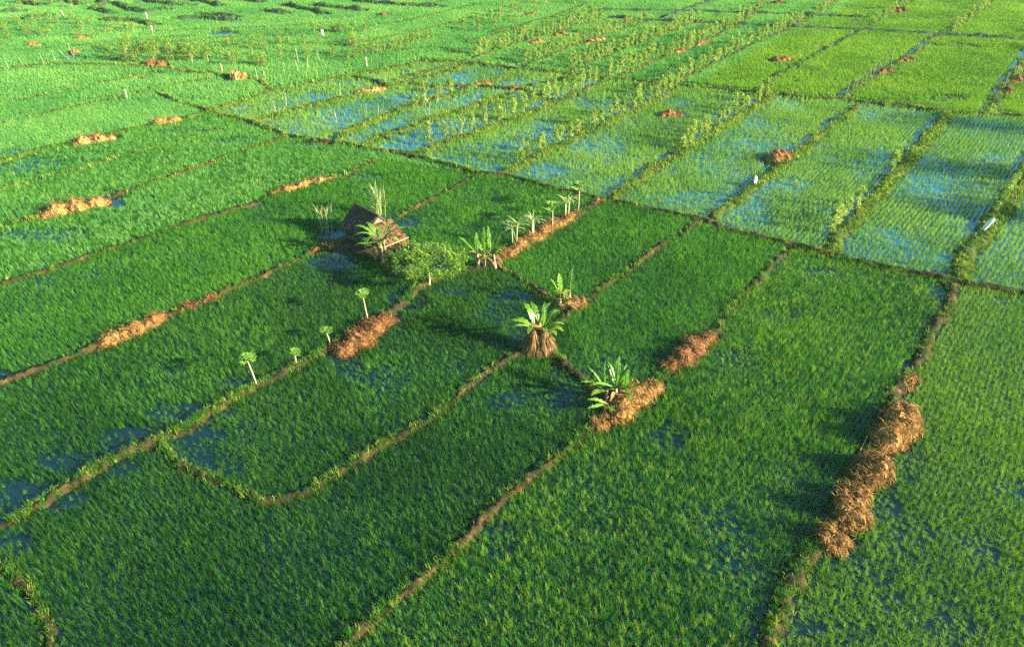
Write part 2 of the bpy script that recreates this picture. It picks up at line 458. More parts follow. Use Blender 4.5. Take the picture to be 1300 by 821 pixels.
SEGS = []            # (ax, ay, bx, by, half clear width)
BANK_LINES = []
DITCH = []           # strips of open water along the shaded side of a bank
for bi, (poly, w, h, gr, mt) in enumerate(BANKS):
    P = [at(x, y) for x, y in poly]
    for a, b in zip(P[:-1], P[1:]):
        SEGS.append((a.x, a.y, b.x, b.y, w * (0.37 if mt == 'soil' else 0.42) + 0.05))
        dd = (b - a); dd.normalize()
        sn = Vector((-dd.y, dd.x, 0))
        far = min(a.y, b.y) > 80
        if mt == 'green_bank' and w >= 0.9 and h < .6 and a.y < 200:          # a ditch along the shaded side
            a2 = a + sn * (w * .5 + .30); b2 = b + sn * (w * .5 + .30)
            DITCH.append((a2.x, a2.y, b2.x, b2.y, .45))
        if h >= .6:
            SEGS.append((a.x, a.y, b.x, b.y, w * .5 + (.55 if h < .7 else .8)))
        elif far and w < .9:
            SEGS.append((a.x, a.y, b.x, b.y, w * .5 + .15))
    near = min(p.y for p in P) < 62
    Q = resample(P, 0.16 if near else 0.35)
    # soften the corners
    for _ in range(8 if near else 3):
        Q = [Q[0]] + [(Q[i - 1] + Q[i] * 2 + Q[i + 1]) / 4 for i in range(1, len(Q) - 1)] + [Q[-1]]
    if mt == 'soil':
        w *= 0.74; h *= 0.88
    elif w >= .9 and h < .5:
        w *= 0.72
    OFFS = []
    n = len(Q)
    prof = [(-.72, -.12), (-.5, .25), (-.36, .82), (-.15, 1.0), (.12, 1.0), (.34, .8), (.5, .25), (.72, -.12)]
    V = []
    for i, p in enumerate(Q):
        d = (Q[min(i + 1, n - 1)] - Q[max(i - 1, 0)]); d.normalize()
        s = Vector((-d.y, d.x, 0))
        i2 = i * (0.16 / 0.35) if near else i
        wob = 1 + 0.30 * math.sin(i2 * 0.7 + bi) * math.sin(i2 * 0.23 + 2 * bi) + .15 * math.sin(i2 * 1.9 + bi)
        hh = h * (0.8 + 0.35 * math.sin(i2 * 0.41 + bi * 1.7) * math.sin(i2 * 0.17) + random.uniform(-.16, .16))
        off = 0.12 * math.sin(i2 * 0.31 + bi) + .05 * math.sin(i2 * 1.3 + bi) + random.uniform(-.03, .03)
        OFFS.append(p + s * off)
        endf = min(1, (i + .3) / 2, (n - 1 - i + .3) / 2)
        for (u, z) in prof:
            zz = z * hh * (1 if z < 0 else endf)
            q = p + s * (u * w * wob + off + random.uniform(-.09, .09) * (.4 if abs(u) > .6 else 1))
            V.append((q.x, q.y, zz + (random.uniform(-.07, .07) if z > .2 else 0) - 0.001 * bi * 0.1))
    BANK_LINES.append((OFFS, w, h, gr))
    m = len(prof)
    Fq = [(i * m + j, i * m + j + 1, (i + 1) * m + j + 1, (i + 1) * m + j) for i in range(n - 1) for j in range(m - 1)]
    o = np_mesh('field_bank', np.array(V), np.array(Fq), M[mt], True)
    tag(o, kind='structure')

# ------------------------------------------------------------------ straw heaps (data, used also to keep rice off)
# (p0, p1, width, height, strands, material, label)
HEAPS = [
    ((1045, 697), (1055, 681), 1.1, 0.65, 700, 'straw', 'lowest and flattest pile of golden straw at the near end of the right bank'),
    ((1066, 668), (1086, 632), 1.35, 0.95, 1500, 'straw', 'combed golden straw pile second from the near end of the right bank'),
    ((1093, 619), (1110, 589), 1.3, 1.0, 1400, 'straw', 'golden straw pile beside the thin pale pole on the right bank'),
    ((1117, 576), (1151, 527), 1.5, 1.1, 2000, 'straw', 'largest ragged golden straw pile at the far end of the right bank row'),
    ((772, 535), (830, 492), 1.5, 0.75, 1700, 'straw', 'orange brown straw heap around the foot of the nearest banana clump'),
    ((846, 472), (903, 430), 1.25, 0.7, 1300, 'straw_dark', 'clumpy reddish straw heap just up the bank from the nearest banana clump'),
    ((432, 452), (494, 406), 1.7, 0.6, 1600, 'straw_dark', 'dark brown rotting straw heap below the tall papaya'),
    ((126, 443), (214, 402), 1.2, 0.5, 1300, 'straw', 'golden brown straw heap along the left bank with loose pale stalks'),
    ((52, 276), (138, 258), 1.7, 0.75, 1300, 'straw', 'large pale straw heap with bare sandy flank at left edge of fields'),
    ((345, 249), (428, 226), 0.9, 0.5, 900, 'straw', 'long thin orange straw heap upper left of the hut'),
    ((93, 185), (146, 177), 1.6, 0.7, 600, 'straw', 'pale straw heap on the far left bank, lower of a pair'),
    ((194, 160), (234, 153), 1.3, 0.6, 450, 'straw', 'pale straw heap on the far left bank, upper of a pair'),
    ((294, 102), (312, 101), 2.2, 1.1, 400, 'straw', 'orange straw mound at the corner above the flooded strips'),
    ((976, 208), (1000, 201), 2.0, 0.95, 500, 'straw_dark', 'round dark brown straw mound beside white wrapped post'),
    ((838, 149), (864, 147), 1.5, 0.6, 350, 'straw_dark', 'low reddish straw mound out in the middle of a flooded field'),
    ((450, 120), (490, 114), 1.0, 0.5, 350, 'straw', 'orange straw ridge on a grassy bank among flooded strips'),
    ((600, 110), (624, 107), 0.9, 0.45, 250, 'straw', 'small orange straw ridge left of a dark bank in flooded strips'),
    ((640, 113), (664, 115), 0.8, 0.45, 200, 'straw_dark', 'small dark straw ridge on the bank right of the orange one'),
    ((983, 80), (1000, 78), 1.8, 0.75, 300, 'straw_dark', 'brown straw mound in light green field left of a shaded furrow'),
    ((1113, 97), (1133, 91), 1.2, 0.65, 300, 'straw_dark', 'brown straw heap at the foot of the row of pale stakes, lower one'),
    ((1139, 82), (1160, 78), 1.3, 0.65, 300, 'straw_dark', 'brown straw heap at the far end of the row of pale stakes'),
    ((1270, 121), (1282, 118), 1.4, 0.7, 250, 'straw_dark', 'red brown straw heap on the far right bank, nearer one'),
    ((1284, 108), (1295, 101), 1.2, 0.7, 250, 'straw_dark', 'grey brown straw heap on the far right bank, farther one'),
    ((673, 57), (690, 54), 1.2, 0.6, 180, 'straw', 'orange straw patch beside first sapling row, nearer one'),
    ((704, 48), (720, 44), 1.2, 0.6, 180, 'straw', 'orange straw patch beside first sapling row, farther one'),
    ((742, 58), (768, 51), 1.3, 0.6, 250, 'straw', 'long orange straw patch beside second sapling row'),
    ((850, 72), (872, 66), 1.2, 0.55, 220, 'straw', 'orange straw patch beside fourth sapling row, nearer one'),
    ((880, 60), (900, 56), 1.2, 0.55, 220, 'straw', 'orange straw patch beside fourth sapling row, farther one'),
    ((655, 42), (670, 42), 1.4, 0.6, 180, 'straw', 'orange straw patch above the first sapling row'),
    ((665, 22), (680, 20), 1.4, 0.6, 160, 'straw_dark', 'far brown straw patch among scattered small saplings'),
    ((186, 85), (208, 85), 2.0, 0.9, 250, 'straw_dark', 'dark maroon straw mound below the leafy shrub patch'),
    ((33, 59), (52, 59), 1.4, 0.6, 200, 'straw', 'flat orange straw patch far left under the shrubs'),
    ((97, 51), (112, 51), 1.4, 0.6, 180, 'straw', 'orange straw patch far left, topmost of three'),
    ((92, 69), (102, 68), 1.3, 0.6, 160, 'straw', 'smallest orange straw patch far left beside pale stakes'),
    ((482, 22), (494, 21), 1.6, 0.7, 160, 'straw_dark', 'tiny far brown straw patch below the terraces'),
    ((1134, 17), (1148, 15), 1.6, 0.8, 160, 'straw_dark', 'far brown straw patch beside the top right sapling row'),
    ((975, 7), (994, 5), 2.0, 0.6, 160, 'straw_dark', 'flat grey brown straw patch at the top of the fields'),
    ((394, 322), (446, 307), 0.8, 0.4, 450, 'straw_dark', 'low brown straw ridge on the bank leading to the hut'),
    ((503, 315), (516, 309), 0.9, 0.45, 450, 'straw', 'tan straw and litter heap under the right eave of the hut'),
    ((449, 318), (466, 313), 0.8, 0.35, 350, 'straw_dark', 'dark litter heap on the mud before the shaded front of the hut'),
    ((220, 400), (288, 373), 0.6, 0.3, 700, 'straw_dark', 'thin brown straw line trailing up the left bank from the golden brown heap'),
    ((755, 258), (768, 255), 0.7, 0.35, 200, 'straw', 'little straw tuft where the straw berm meets the long bank'),
    ((717, 393), (742, 386), 1.0, 0.45, 450, 'straw', 'small orange straw heap under the half dried banana clump'),
    ((1150, 497), (1158, 478), 0.7, 0.35, 200, 'straw', 'small loose straw tuft up the bank from the big straw piles'),
    ((752, 545), (768, 536), 0.8, 0.4, 250, 'straw', 'thin scatter of straw just down the bank from the nearest banana'),
]
for (p0, p1, w, h, n, mt, lb) in HEAPS:
    a = at(*p0); b = at(*p1)
    SEGS.append((a.x, a.y, b.x, b.y, w * 0.5 - 0.05))
HUT = at(470, 307)
SEGS.append((HUT.x - 1, HUT.y - .6, HUT.x + 1.2, HUT.y - .8, 1.7))

# ------------------------------------------------------------------ rice
def in_poly(px, py, poly):
    ins = np.zeros(px.shape, bool)
    n = len(poly)
    j = n - 1
    for i in range(n):
        xi, yi = poly[i]; xj, yj = poly[j]
        c = ((yi > py) != (yj > py)) & (px < (xj - xi) * (py - yi) / (yj - yi + 1e-9) + xi)
        ins ^= c
        j = i
    return ins

FLOODED = [(264, 144), (342, 118), (443, 98), (545, 79), (602, 82), (720, 95), (880, 112), (1070, 129), (1300, 149), (1500, 165), (1500, 420), (1300, 375), (1212, 357), (1077, 330), (1005, 313), (870, 277), (768, 255), (640, 223), (528, 200), (430, 184), (365, 174)]
WATERY = [(264, 144), (342, 118), (443, 98), (545, 79), (735, 97), (790, 100), (640, 160), (525, 197), (430, 184), (365, 174)]
RIGHT_NEAR = [(1213, 358), (1500, 420), (1500, 900), (930, 900), (1035, 700), (1140, 500)]
# open water and thin spots: ellipse centre, radii, share of rice missing
OPEN = [
    (245, 560, 42, 20, .85), (270, 590, 40, 18, .6), (175, 560, 45, 16, .9), (110, 592, 60, 16, .95), (40, 630, 70, 22, .95), (10, 655, 40, 20, .9), (20, 690, 26, 16, .8),
    (250, 525, 60, 12, .75), (315, 487, 45, 8, .6), (425, 334, 36, 9, .9), (440, 322, 26, 5, .95), (437, 300, 34, 7, .9), (520, 284, 16, 7, .8), (520, 385, 22, 14, .75), (505, 380, 14, 10, .6),
    (575, 372, 30, 8, .45), (650, 378, 34, 9, .6), (665, 425, 24, 14, .6), (640, 400, 30, 10, .4), (490, 480, 36, 16, .4), (445, 470, 20, 14, .5), (560, 340, 16, 6, .6),
    (146, 262, 14, 6, .95), (60, 300, 60, 8, .35), (325, 262, 16, 4, .8), (460, 225, 30, 4, .6), (1070, 700, 22, 20, .6), (1125, 640, 16, 26, .45), (1155, 590, 14, 24, .35), (1100, 730, 40, 16, .35),
    (1160, 690, 30, 30, .3), (990, 400, 30, 10, .25), (930, 460, 30, 14, .3), (1040, 345, 24, 5, .5), (1190, 372, 12, 10, .6), (5, 480, 14, 8, .9), (145, 250, 20, 6, .5),
    (850, 560, 24, 18, .4), (640, 690, 30, 24, .35), (300, 180, 30, 4, .5), (395, 185, 30, 4, .5), (270, 168, 20, 3, .7), (210, 170, 20, 3, .5),
    (1160, 143, 12, 3, .7), (1270, 145, 20, 3, .6), (1200, 128, 24, 5, .4), (170, 100, 30, 4, .4), (90, 75, 20, 4, .7), (285, 44, 18, 4, .95), (610, 190, 30, 14, .35), (570, 205, 22, 4, .8),
    (740, 130, 20, 8, .5), (640, 215, 20, 6, .7), (590, 130, 45, 8, .6), (510, 165, 45, 8, .6), (445, 175, 25, 7, .6), (545, 140, 40, 7, .5),
]

def scatter(x0, x1, y0, y1, row, step, ang, jit):
    """planted rows: points on a turned grid that covers the box"""
    cx, cy = (x0 + x1) / 2, (y0 + y1) / 2
    r = math.hypot(x1 - x0, y1 - y0) / 2
    u = np.arange(-r, r, step); v = np.arange(-r, r, row)
    U, Vv = np.meshgrid(u, v)
    U = U.ravel() + rng.normal(0, jit, U.size); Vv = Vv.ravel() + rng.normal(0, jit * .7, U.size)
    # rows wander a little
    Vv = Vv + 0.12 * np.sin(U * 0.35 + 0.4 * np.sin(Vv * 0.2))
    c, s = math.cos(ang), math.sin(ang)
    X = cx + U * c - Vv * s; Y = cy + U * s + Vv * c
    k = (X > x0) & (X < x1) & (Y > y0) & (Y < y1)
    return X[k], Y[k]

def visible(X, Y, margin=130):
    px, py = to_px(np.stack([X, Y, np.zeros_like(X)], 1))
    k = (px > -margin) & (px < 1300 + margin) & (py > -16) & (py < 821 + 70)
    return k, px, py

def keep_off(X, Y, pad=0.0, SEGS=SEGS):
    keep = np.ones(X.shape, bool)
    for (ax, ay, bx, by, r) in SEGS:
        r = r + pad
        m = (X > min(ax, bx) - r) & (X < max(ax, bx) + r) & (Y > min(ay, by) - r) & (Y < max(ay, by) + r) & keep
        idx = np.nonzero(m)[0]
        if idx.size == 0:
            continue
        dx, dy = bx - ax, by - ay
        L2 = dx * dx + dy * dy + 1e-9
        t = np.clip(((X[idx] - ax) * dx + (Y[idx] - ay) * dy) / L2, 0, 1)
        d = np.hypot(X[idx] - ax - t * dx, Y[idx] - ay - t * dy)
        keep[idx[d < r]] = False
    return keep

def clump_mesh(name, nb, length, width, seed, spread, nseg, mat, rad=0.06):
    rd = random.Random(seed)
    mb = MB()
    for i in range(nb):
        az = rd.uniform(0, 2 * PI)
        rr = rad * math.sqrt(rd.random())
        a2 = rd.uniform(0, 2 * PI)
        mb.blade((rr * math.cos(a2), rr * math.sin(a2), -0.03), az, length * rd.uniform(.65, 1.1), width * rd.uniform(.8, 1.2),
                 rd.uniform(.03, .30) * spread, rd.uniform(.1, .9) * spread, nseg, twist=rd.uniform(-.9, .9))
    me = mb.mesh(name)
    me.materials.append(mat)
    ob = bpy.data.objects.new(name, me)
    return ob

def gn_scatter(name, P, rot, scl, var, clumps, label, cat):
    me = bpy.data.meshes.new(name)
    me.vertices.add(len(P))
    me.vertices.foreach_set('co', P.astype(np.float32).ravel())
    for an, arr, ty in (('rot', rot, 'FLOAT_VECTOR'), ('scl', scl, 'FLOAT_VECTOR'), ('var', var, 'INT')):
        at_ = me.attributes.new(an, ty, 'POINT')
        if ty == 'INT':
            at_.data.foreach_set('value', arr.astype(np.int32))
        else:
            at_.data.foreach_set('vector', arr.astype(np.float32).ravel())
    ob = bpy.data.objects.new(name, me)
    COL.objects.link(ob)
    ng = bpy.data.node_groups.new(name + '_planting', 'GeometryNodeTree')
    ng.interface.new_socket('Geometry', in_out='INPUT', socket_type='NodeSocketGeometry')
    ng.interface.new_socket('Geometry', in_out='OUTPUT', socket_type='NodeSocketGeometry')
    gi = ng.nodes.new('NodeGroupInput'); go = ng.nodes.new('NodeGroupOutput')
    def attr(n_, t_):
        a = ng.nodes.new('GeometryNodeInputNamedAttribute'); a.data_type = t_
        a.inputs['Name'].default_value = n_
        return a.outputs['Attribute']
    ar = attr('rot', 'FLOAT_VECTOR'); as_ = attr('scl', 'FLOAT_VECTOR'); av = attr('var', 'INT')
    join = ng.nodes.new('GeometryNodeJoinGeometry')
    for i, c in enumerate(clumps):
        cmpn = ng.nodes.new('FunctionNodeCompare'); cmpn.data_type = 'INT'; cmpn.operation = 'EQUAL'
        ints = [s for s in cmpn.inputs if s.type == 'INT']
        ng.links.new(av, ints[0]); ints[1].default_value = i
        oi = ng.nodes.new('GeometryNodeObjectInfo'); oi.inputs['Object'].default_value = c
        oi.transform_space = 'ORIGINAL'
        ip = ng.nodes.new('GeometryNodeInstanceOnPoints')
        ng.links.new(gi.outputs[0], ip.inputs['Points'])
        ng.links.new(cmpn.outputs[0], ip.inputs['Selection'])
        ng.links.new(oi.outputs['Geometry'], ip.inputs['Instance'])
        ng.links.new(ar, ip.inputs['Rotation']); ng.links.new(as_, ip.inputs['Scale'])
        ng.links.new(ip.outputs[0], join.inputs[0])
    ng.links.new(join.outputs[0], go.inputs[0])
    md = ob.modifiers.new('planting', 'NODES'); md.node_group = ng
    tag(ob, label, cat, kind='stuff')
    return ob

A_DIR = math.atan2(at(1090, 136).y - at(905, 278).y, at(1090, 136).x - at(905, 278).x)
L_DIR = math.atan2(at(440, 311).y - at(34, 477).y, at(440, 311).x - at(34, 477).x)
print('A', math.degrees(A_DIR), 'L', math.degrees(L_DIR), 'far', at(650, 0), at(0, 0), at(1300, 0))

def zone(y0, y1, row, step, jit):
    xm = y1 * 0.95 + 12
    res = []
    for ang, side in ((A_DIR, 1), (L_DIR, 0)):
        X, Y = scatter(-xm, xm, y0, y1, row, step, ang, jit)
        k, px, py = visible(X, Y)
        X, Y, px, py = X[k], Y[k], px[k], py[k]
        # the left hand fields are planted along their own banks
        right = (px > 500 + (py - 200) * -0.35) | in_poly(px, py, FLOODED)
        k = right if side else ~right
        res.append((X[k], Y[k], px[k], py[k]))
    return [np.concatenate(z) for z in zip(*res)]

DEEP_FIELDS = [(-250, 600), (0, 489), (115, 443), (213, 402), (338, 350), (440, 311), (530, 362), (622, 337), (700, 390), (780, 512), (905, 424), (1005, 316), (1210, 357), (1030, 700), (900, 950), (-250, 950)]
CENTRE_RIGHT = [(780, 512), (905, 424), (1005, 316), (1212, 357), (1030, 700), (930, 900), (330, 930), (538, 731)]
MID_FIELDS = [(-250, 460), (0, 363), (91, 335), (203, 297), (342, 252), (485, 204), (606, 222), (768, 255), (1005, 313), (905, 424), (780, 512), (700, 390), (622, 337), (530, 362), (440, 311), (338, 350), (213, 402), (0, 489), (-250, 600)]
LEFT_UPPER = [(-300, 340), (-90, 228), (71, 188), (190, 161), (264, 143), (365, 174), (485, 204), (342, 252), (203, 297), (0, 363), (-250, 460)]
FAR_RIGHT = [(880, 110), (1020, 34), (1100, 0), (1080, -40), (1600, -40), (1600, 170), (1300, 150)]
dense_sets = []; young_sets = []
# three belts of distance: (near edge, far edge, row spacing, step along the row, jitter, index of first clump kind)
for (y0, y1, row, step, jit, lod) in ((6, 44, .25, .185, .04, 0), (44, 82, .28, .20, .045, 1), (82, 178, .37, .26, .07, 2)):
    X, Y, px, py = zone(y0, y1, row, step, jit)
    q = ~in_poly(px, py, FLOODED)
    X2, Y2, px2, py2 = zone(max(y0, 28), y1, row * 1.22, step * .86, jit * 1.15)
    q2 = in_poly(px2, py2, FLOODED)
    X, Y, px, py = [np.concatenate([a_[q], b_[q2]]) for a_, b_ in ((X, X2), (Y, Y2), (px, px2), (py, py2))]
    fl = in_poly(px, py, FLOODED); wa = in_poly(px, py, WATERY); rn = in_poly(px, py, RIGHT_NEAR)
    k = keep_off(X, Y)
    n1 = vnoise(X, Y, 3.2, 1); n2 = vnoise(X, Y, 9.0, 2); n3 = vnoise(X, Y, 1.3, 3)
    nn = .45 * n1 + .35 * n2 + .2 * n3
    drop = np.zeros(X.shape)
    drop[fl] = np.clip((0.58 - nn[fl]) * 1.9, 0.04, .7)
    drop[wa] = np.clip((0.68 - nn[wa]) * 2.2, 0.2, .8)
    d2 = ~fl
    drop[d2] = np.clip((0.27 - nn[d2]) * 3.5, 0.0, .7)
    for (ex, ey, rx, ry, sh) in OPEN:
        if ey > 300: sh *= .74
        q = ((px - ex) / rx) ** 2 + ((py - ey) / ry) ** 2
        q = q + (n3 - .5) * .9
        drop = np.maximum(drop, np.where(q < 1.25, sh * np.clip((1.25 - q) * 2.2, 0, 1), 0))
    ditch = ~keep_off(X, Y, 0.0, DITCH)
    drop[ditch] = np.maximum(drop[ditch], np.clip(1.35 - 1.5 * n3[ditch] * (.5 + n1[ditch]), .15, .9))
    k &= rng.random(X.shape) >= drop
    for tgt, sel in ((young_sets, fl & k), (dense_sets, ~fl & k)):
        m = int(sel.sum())
        P = np.stack([X[sel], Y[sel], np.zeros(m)], 1)
        rot = np.stack([rng.normal(0, .07, m), rng.normal(0, .07, m), rng.uniform(0, 2 * PI, m)], 1)
        hgt = (0.78 + .45 * n1[sel]) * rng.uniform(.8, 1.15, m)
        if tgt is dense_sets:
            hgt = np.where(rn[sel], hgt * .85, hgt)
            thin = np.clip(drop[sel] * 1.2, 0, .45)
            hgt = hgt * (1 - thin)
        wd = rng.uniform(.85, 1.15, m)
        scl = np.stack([wd, wd, hgt], 1)
        var = lod * 3 + rng.integers(0, 3, m)
        if tgt is dense_sets:
            sx, sy = px[sel] + rng.normal(0, 3, m), py[sel]
            leaf_tone = np.full(m, 2)  # leaf colour set per field; near ones carry the painted vignette
            lf = in_poly(sx, sy, LEFT_UPPER)
            leaf_tone[lf] = np.where(rng.random(int(lf.sum())) < .55, 1, 2)
            leaf_tone[in_poly(sx, sy, MID_FIELDS)] = 1
            leaf_tone[in_poly(sx, sy, DEEP_FIELDS)] = 0
            leaf_tone[in_poly(sx, sy, RIGHT_NEAR) | in_poly(sx, sy, FAR_RIGHT)] = 3
            cen = in_poly(sx, sy, CENTRE_RIGHT)
            leaf_tone[cen] = np.where(rng.random(int(cen.sum())) < .5, 1, np.where(rng.random(int(cen.sum())) < .6, 3, 0))
            yel = (vnoise(X[sel], Y[sel], 6.0, 21) * .6 + vnoise(X[sel], Y[sel], 2.4, 22) * .4 > .60) & (rng.random(m) < .4)
            leaf_tone = np.where(yel & (leaf_tone == 0), 1, leaf_tone)
            var = leaf_tone * 9 + var
        tgt.append((P, rot, scl, var))

def cat_sets(S):
    return [np.concatenate(z) for z in zip(*S)]

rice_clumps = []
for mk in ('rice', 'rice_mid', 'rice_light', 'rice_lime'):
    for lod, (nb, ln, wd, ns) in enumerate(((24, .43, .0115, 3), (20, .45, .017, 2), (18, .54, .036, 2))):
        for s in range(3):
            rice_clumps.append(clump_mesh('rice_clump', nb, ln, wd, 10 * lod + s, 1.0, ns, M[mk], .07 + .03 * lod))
young_clumps = []
for lod, (nb, ln, wd, ns) in enumerate(((20, .44, .013, 3), (16, .44, .018, 2), (13, .45, .034, 2))):
    for s in range(3):
        young_clumps.append(clump_mesh('young_rice_clump', nb, ln, wd, 50 + 10 * lod + s, .9, ns, M['rice_young'], .05 + .03 * lod))
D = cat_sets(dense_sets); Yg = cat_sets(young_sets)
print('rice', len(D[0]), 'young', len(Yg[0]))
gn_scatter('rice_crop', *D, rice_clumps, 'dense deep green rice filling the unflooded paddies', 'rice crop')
gn_scatter('young_rice', *Yg, young_clumps, 'thin light green young rice in rows standing in flooded paddies', 'rice crop')

# grass on the banks
P = []; vr = []
for (Q, w, h, gr) in BANK_LINES:
    for i in range(len(Q) - 1):
        a, b = Q[i], Q[i + 1]
        dist = math.hypot(a.x, a.y)
        if a.y > 190:
            continue
        d = (b - a); ln = d.length
        if ln < 1e-4:
            continue
        s = Vector((-d.y, d.x, 0)) / ln
        dens = gr * w * ln * (70 if dist < 45 else 44 if dist < 85 else 18)
        patch = 0.35 + 1.2 * vnoise(np.array([a.x]), np.array([a.y]), 2.0, 8)[0]
        if gr < .8:
            patch = max(0.3, (patch - .35) * 1.9)
        c = np.random.default_rng(int(abs(a.x * 911 + a.y * 331) * 100) % 2**31).poisson(dens * patch)
        for _ in range(c):
            u = random.uniform(-.62, .62)
            q = a.lerp(b, random.random()) + s * u * w
            P.append((q.x, q.y, max(0, h * .85 * (1 - (abs(u) / .66) ** 2) - .05)))
            vr.append((0 if dist < 60 else 1) + (2 if gr < .8 and random.random() < .55 else 0))
P = np.array(P); m = len(P)
vr = np.array(vr) * 2 + rng.integers(0, 2, m)
rot = np.stack([rng.normal(0, .15, m), rng.normal(0, .15, m), rng.uniform(0, 2 * PI, m)], 1)
sc = rng.uniform(.6, 1.5, m)
g_cl = [clump_mesh('grass_tuft', 14, .30, .020, 91, 1.5, 2, M['bank_grass'], .10), clump_mesh('grass_tuft', 16, .24, .022, 92, 1.7, 2, M['bank_grass'], .12),
        clump_mesh('grass_tuft', 10, .34, .050, 93, 1.5, 2, M['bank_grass'], .16), clump_mesh('grass_tuft', 11, .30, .055, 94, 1.7, 2, M['bank_grass'], .18)]
g_cl += [clump_mesh('grass_tuft', 14, .34, .018, 95, 1.4, 2, M['rice'], .10), clump_mesh('grass_tuft', 16, .28, .020, 96, 1.6, 2, M['rice_mid'], .12),
         clump_mesh('grass_tuft', 10, .30, .045, 97, 1.4, 2, M['rice'], .16), clump_mesh('grass_tuft', 11, .26, .05, 98, 1.6, 2, M['rice_mid'], .18)]
print('bank grass', m)
gn_scatter('bank_grass', P, rot, np.stack([sc, sc, sc], 1), vr, g_cl, 'yellow green grass growing on the banks between paddies', 'grass')

# ------------------------------------------------------------------ straw heaps
def straw_heap(name, a, b, w, h, n, mat, seed, drape=0.8):
    rd = random.Random(seed)
    mid = (a + b) / 2
    ax = (b - a); L = ax.length + w * 0.3
    ang = math.atan2(ax.y, ax.x) if ax.length > 1e-3 else rd.uniform(0, PI)
    ph = [rd.uniform(0, 6.28) for _ in range(6)]
    def surf(s, t):
        # s along -1..1, t across 0..pi
        e = max(0.0, 1 - abs(s) ** 3.0) ** 0.5
        lump = 1 + .22 * math.sin(s * L * 2.1 + ph[0]) + .10 * math.sin(s * L * 4.7 + ph[1] + t * 2) + .10 * math.sin(t * 3 + ph[2] + s * L) + .20 * math.sin(s * L * 6.5 + ph[4] + .8 * math.sin(t * 2)) * math.sin(t * 4 + ph[5])
        y = math.cos(t) * w * .5 * (e * .85 + .15) * lump + .10 * w * math.sin(s * L * .9 + ph[3])
        z = (max(0.0, math.sin(t)) ** .85) * h * e * lump
        return Vector((s * L / 2, y, z - .02))
    root = thing(name, (mid.x, mid.y, 0), None, None, None, ang)
    mb = MB()
    NS, NTt = max(12, int(L * 5)), 12
    for i in range(NS + 1):
        for j in range(NTt + 1):
            p = surf(-1 + 2 * i / NS, PI * j / NTt)
            q = Vector((p.x * .97, p.y * .86, p.z * .86)) + Vector((rd.uniform(-.03, .03), rd.uniform(-.03, .03), rd.uniform(-.04, .02)))
            mb.v.append(tuple(q))
    for i in range(NS):
        for j in range(NTt):
            k = i * (NTt + 1) + j
            mb.f.append((k, k + NTt + 1, k + NTt + 2, k + 1))
    # base apron of thrown straw and tufts
    for q in range(int(n * 1.5)):
        s = rd.uniform(-.98, .98)
        t = rd.uniform(.03, PI - .03)
        p = surf(s, t)
        dt = .22 if t < PI / 2 else -.22
        g = surf(s, t - dt) - p                      # down the flank
        al = surf(min(1, s + .05), t) - surf(max(-1, s - .05), t)
        g.normalize()
        if al.length > 1e-6: al.normalize()
        r = rd.random()
        if r < drape:
            d = g * rd.uniform(.6, 1) + al * rd.gauss(0, .35) + Vector((0, 0, rd.uniform(-.1, .35)))
        else:
            d = Vector((rd.gauss(0, 1), rd.gauss(0, 1), rd.uniform(-.1, .9)))
        d.normalize()
        ln = rd.uniform(.12, .36) if rd.random() < .85 else rd.uniform(.36, .6)
        wd = rd.uniform(.010, .027)
        side = d.cross(Vector((rd.uniform(-.5, .5), rd.uniform(-.5, .5), 1))).normalized() * wd / 2
        up = Vector((0, 0, rd.uniform(.02, .07)))
        m_ = p + d * ln * .55 + up
        e_ = p + d * ln + Vector((0, 0, -rd.uniform(0, .10)))
        e_.z = max(e_.z, .0)
        mb.quad_strip([p - side + up * .3, m_ - side, e_ - side * .4], [p + side + up * .3, m_ + side, e_ + side * .4])
    o_ = mb.build('heap', M[mat], root)
    return root, o_

for i, (p0, p1, w, h, n, mt, lb) in enumerate(HEAPS):
    a = at(*p0); b = at(*p1)
    root, o_ = straw_heap('straw_heap', a, b, w, h, n, mt, 100 + i)
    # one mesh per heap: the heap is the thing
    o_.parent = None
    o_.location = root.location; o_.rotation_euler = root.rotation_euler
    bpy.data.objects.remove(root)
    o_.name = 'straw_heap'
    tag(o_, lb, 'straw heap', 'straw heaps on the banks')

# straw covered berm with the strap leaved plants
a = at(628, 334); b = at(736, 271)
root, o_ = straw_heap('straw_berm', a, b, 1.15, 0.5, 3200, 'straw', 77, .55)
o_.parent = None; o_.location = root.location; o_.rotation_euler = root.rotation_euler
bpy.data.objects.remove(root)
o_.name = 'straw_berm'
tag(o_, 'long narrow berm of pinkish straw running up from the banana clump to the long bank', 'straw berm')

# ------------------------------------------------------------------ banana clumps
def banana_prof(t):
    if t < .16: return .10
    u = (t - .16) / .84
    return max(.03, (max(0.0, math.sin(PI * min(1, u * .96 + .03))) ** .55) * (1 - .25 * u))

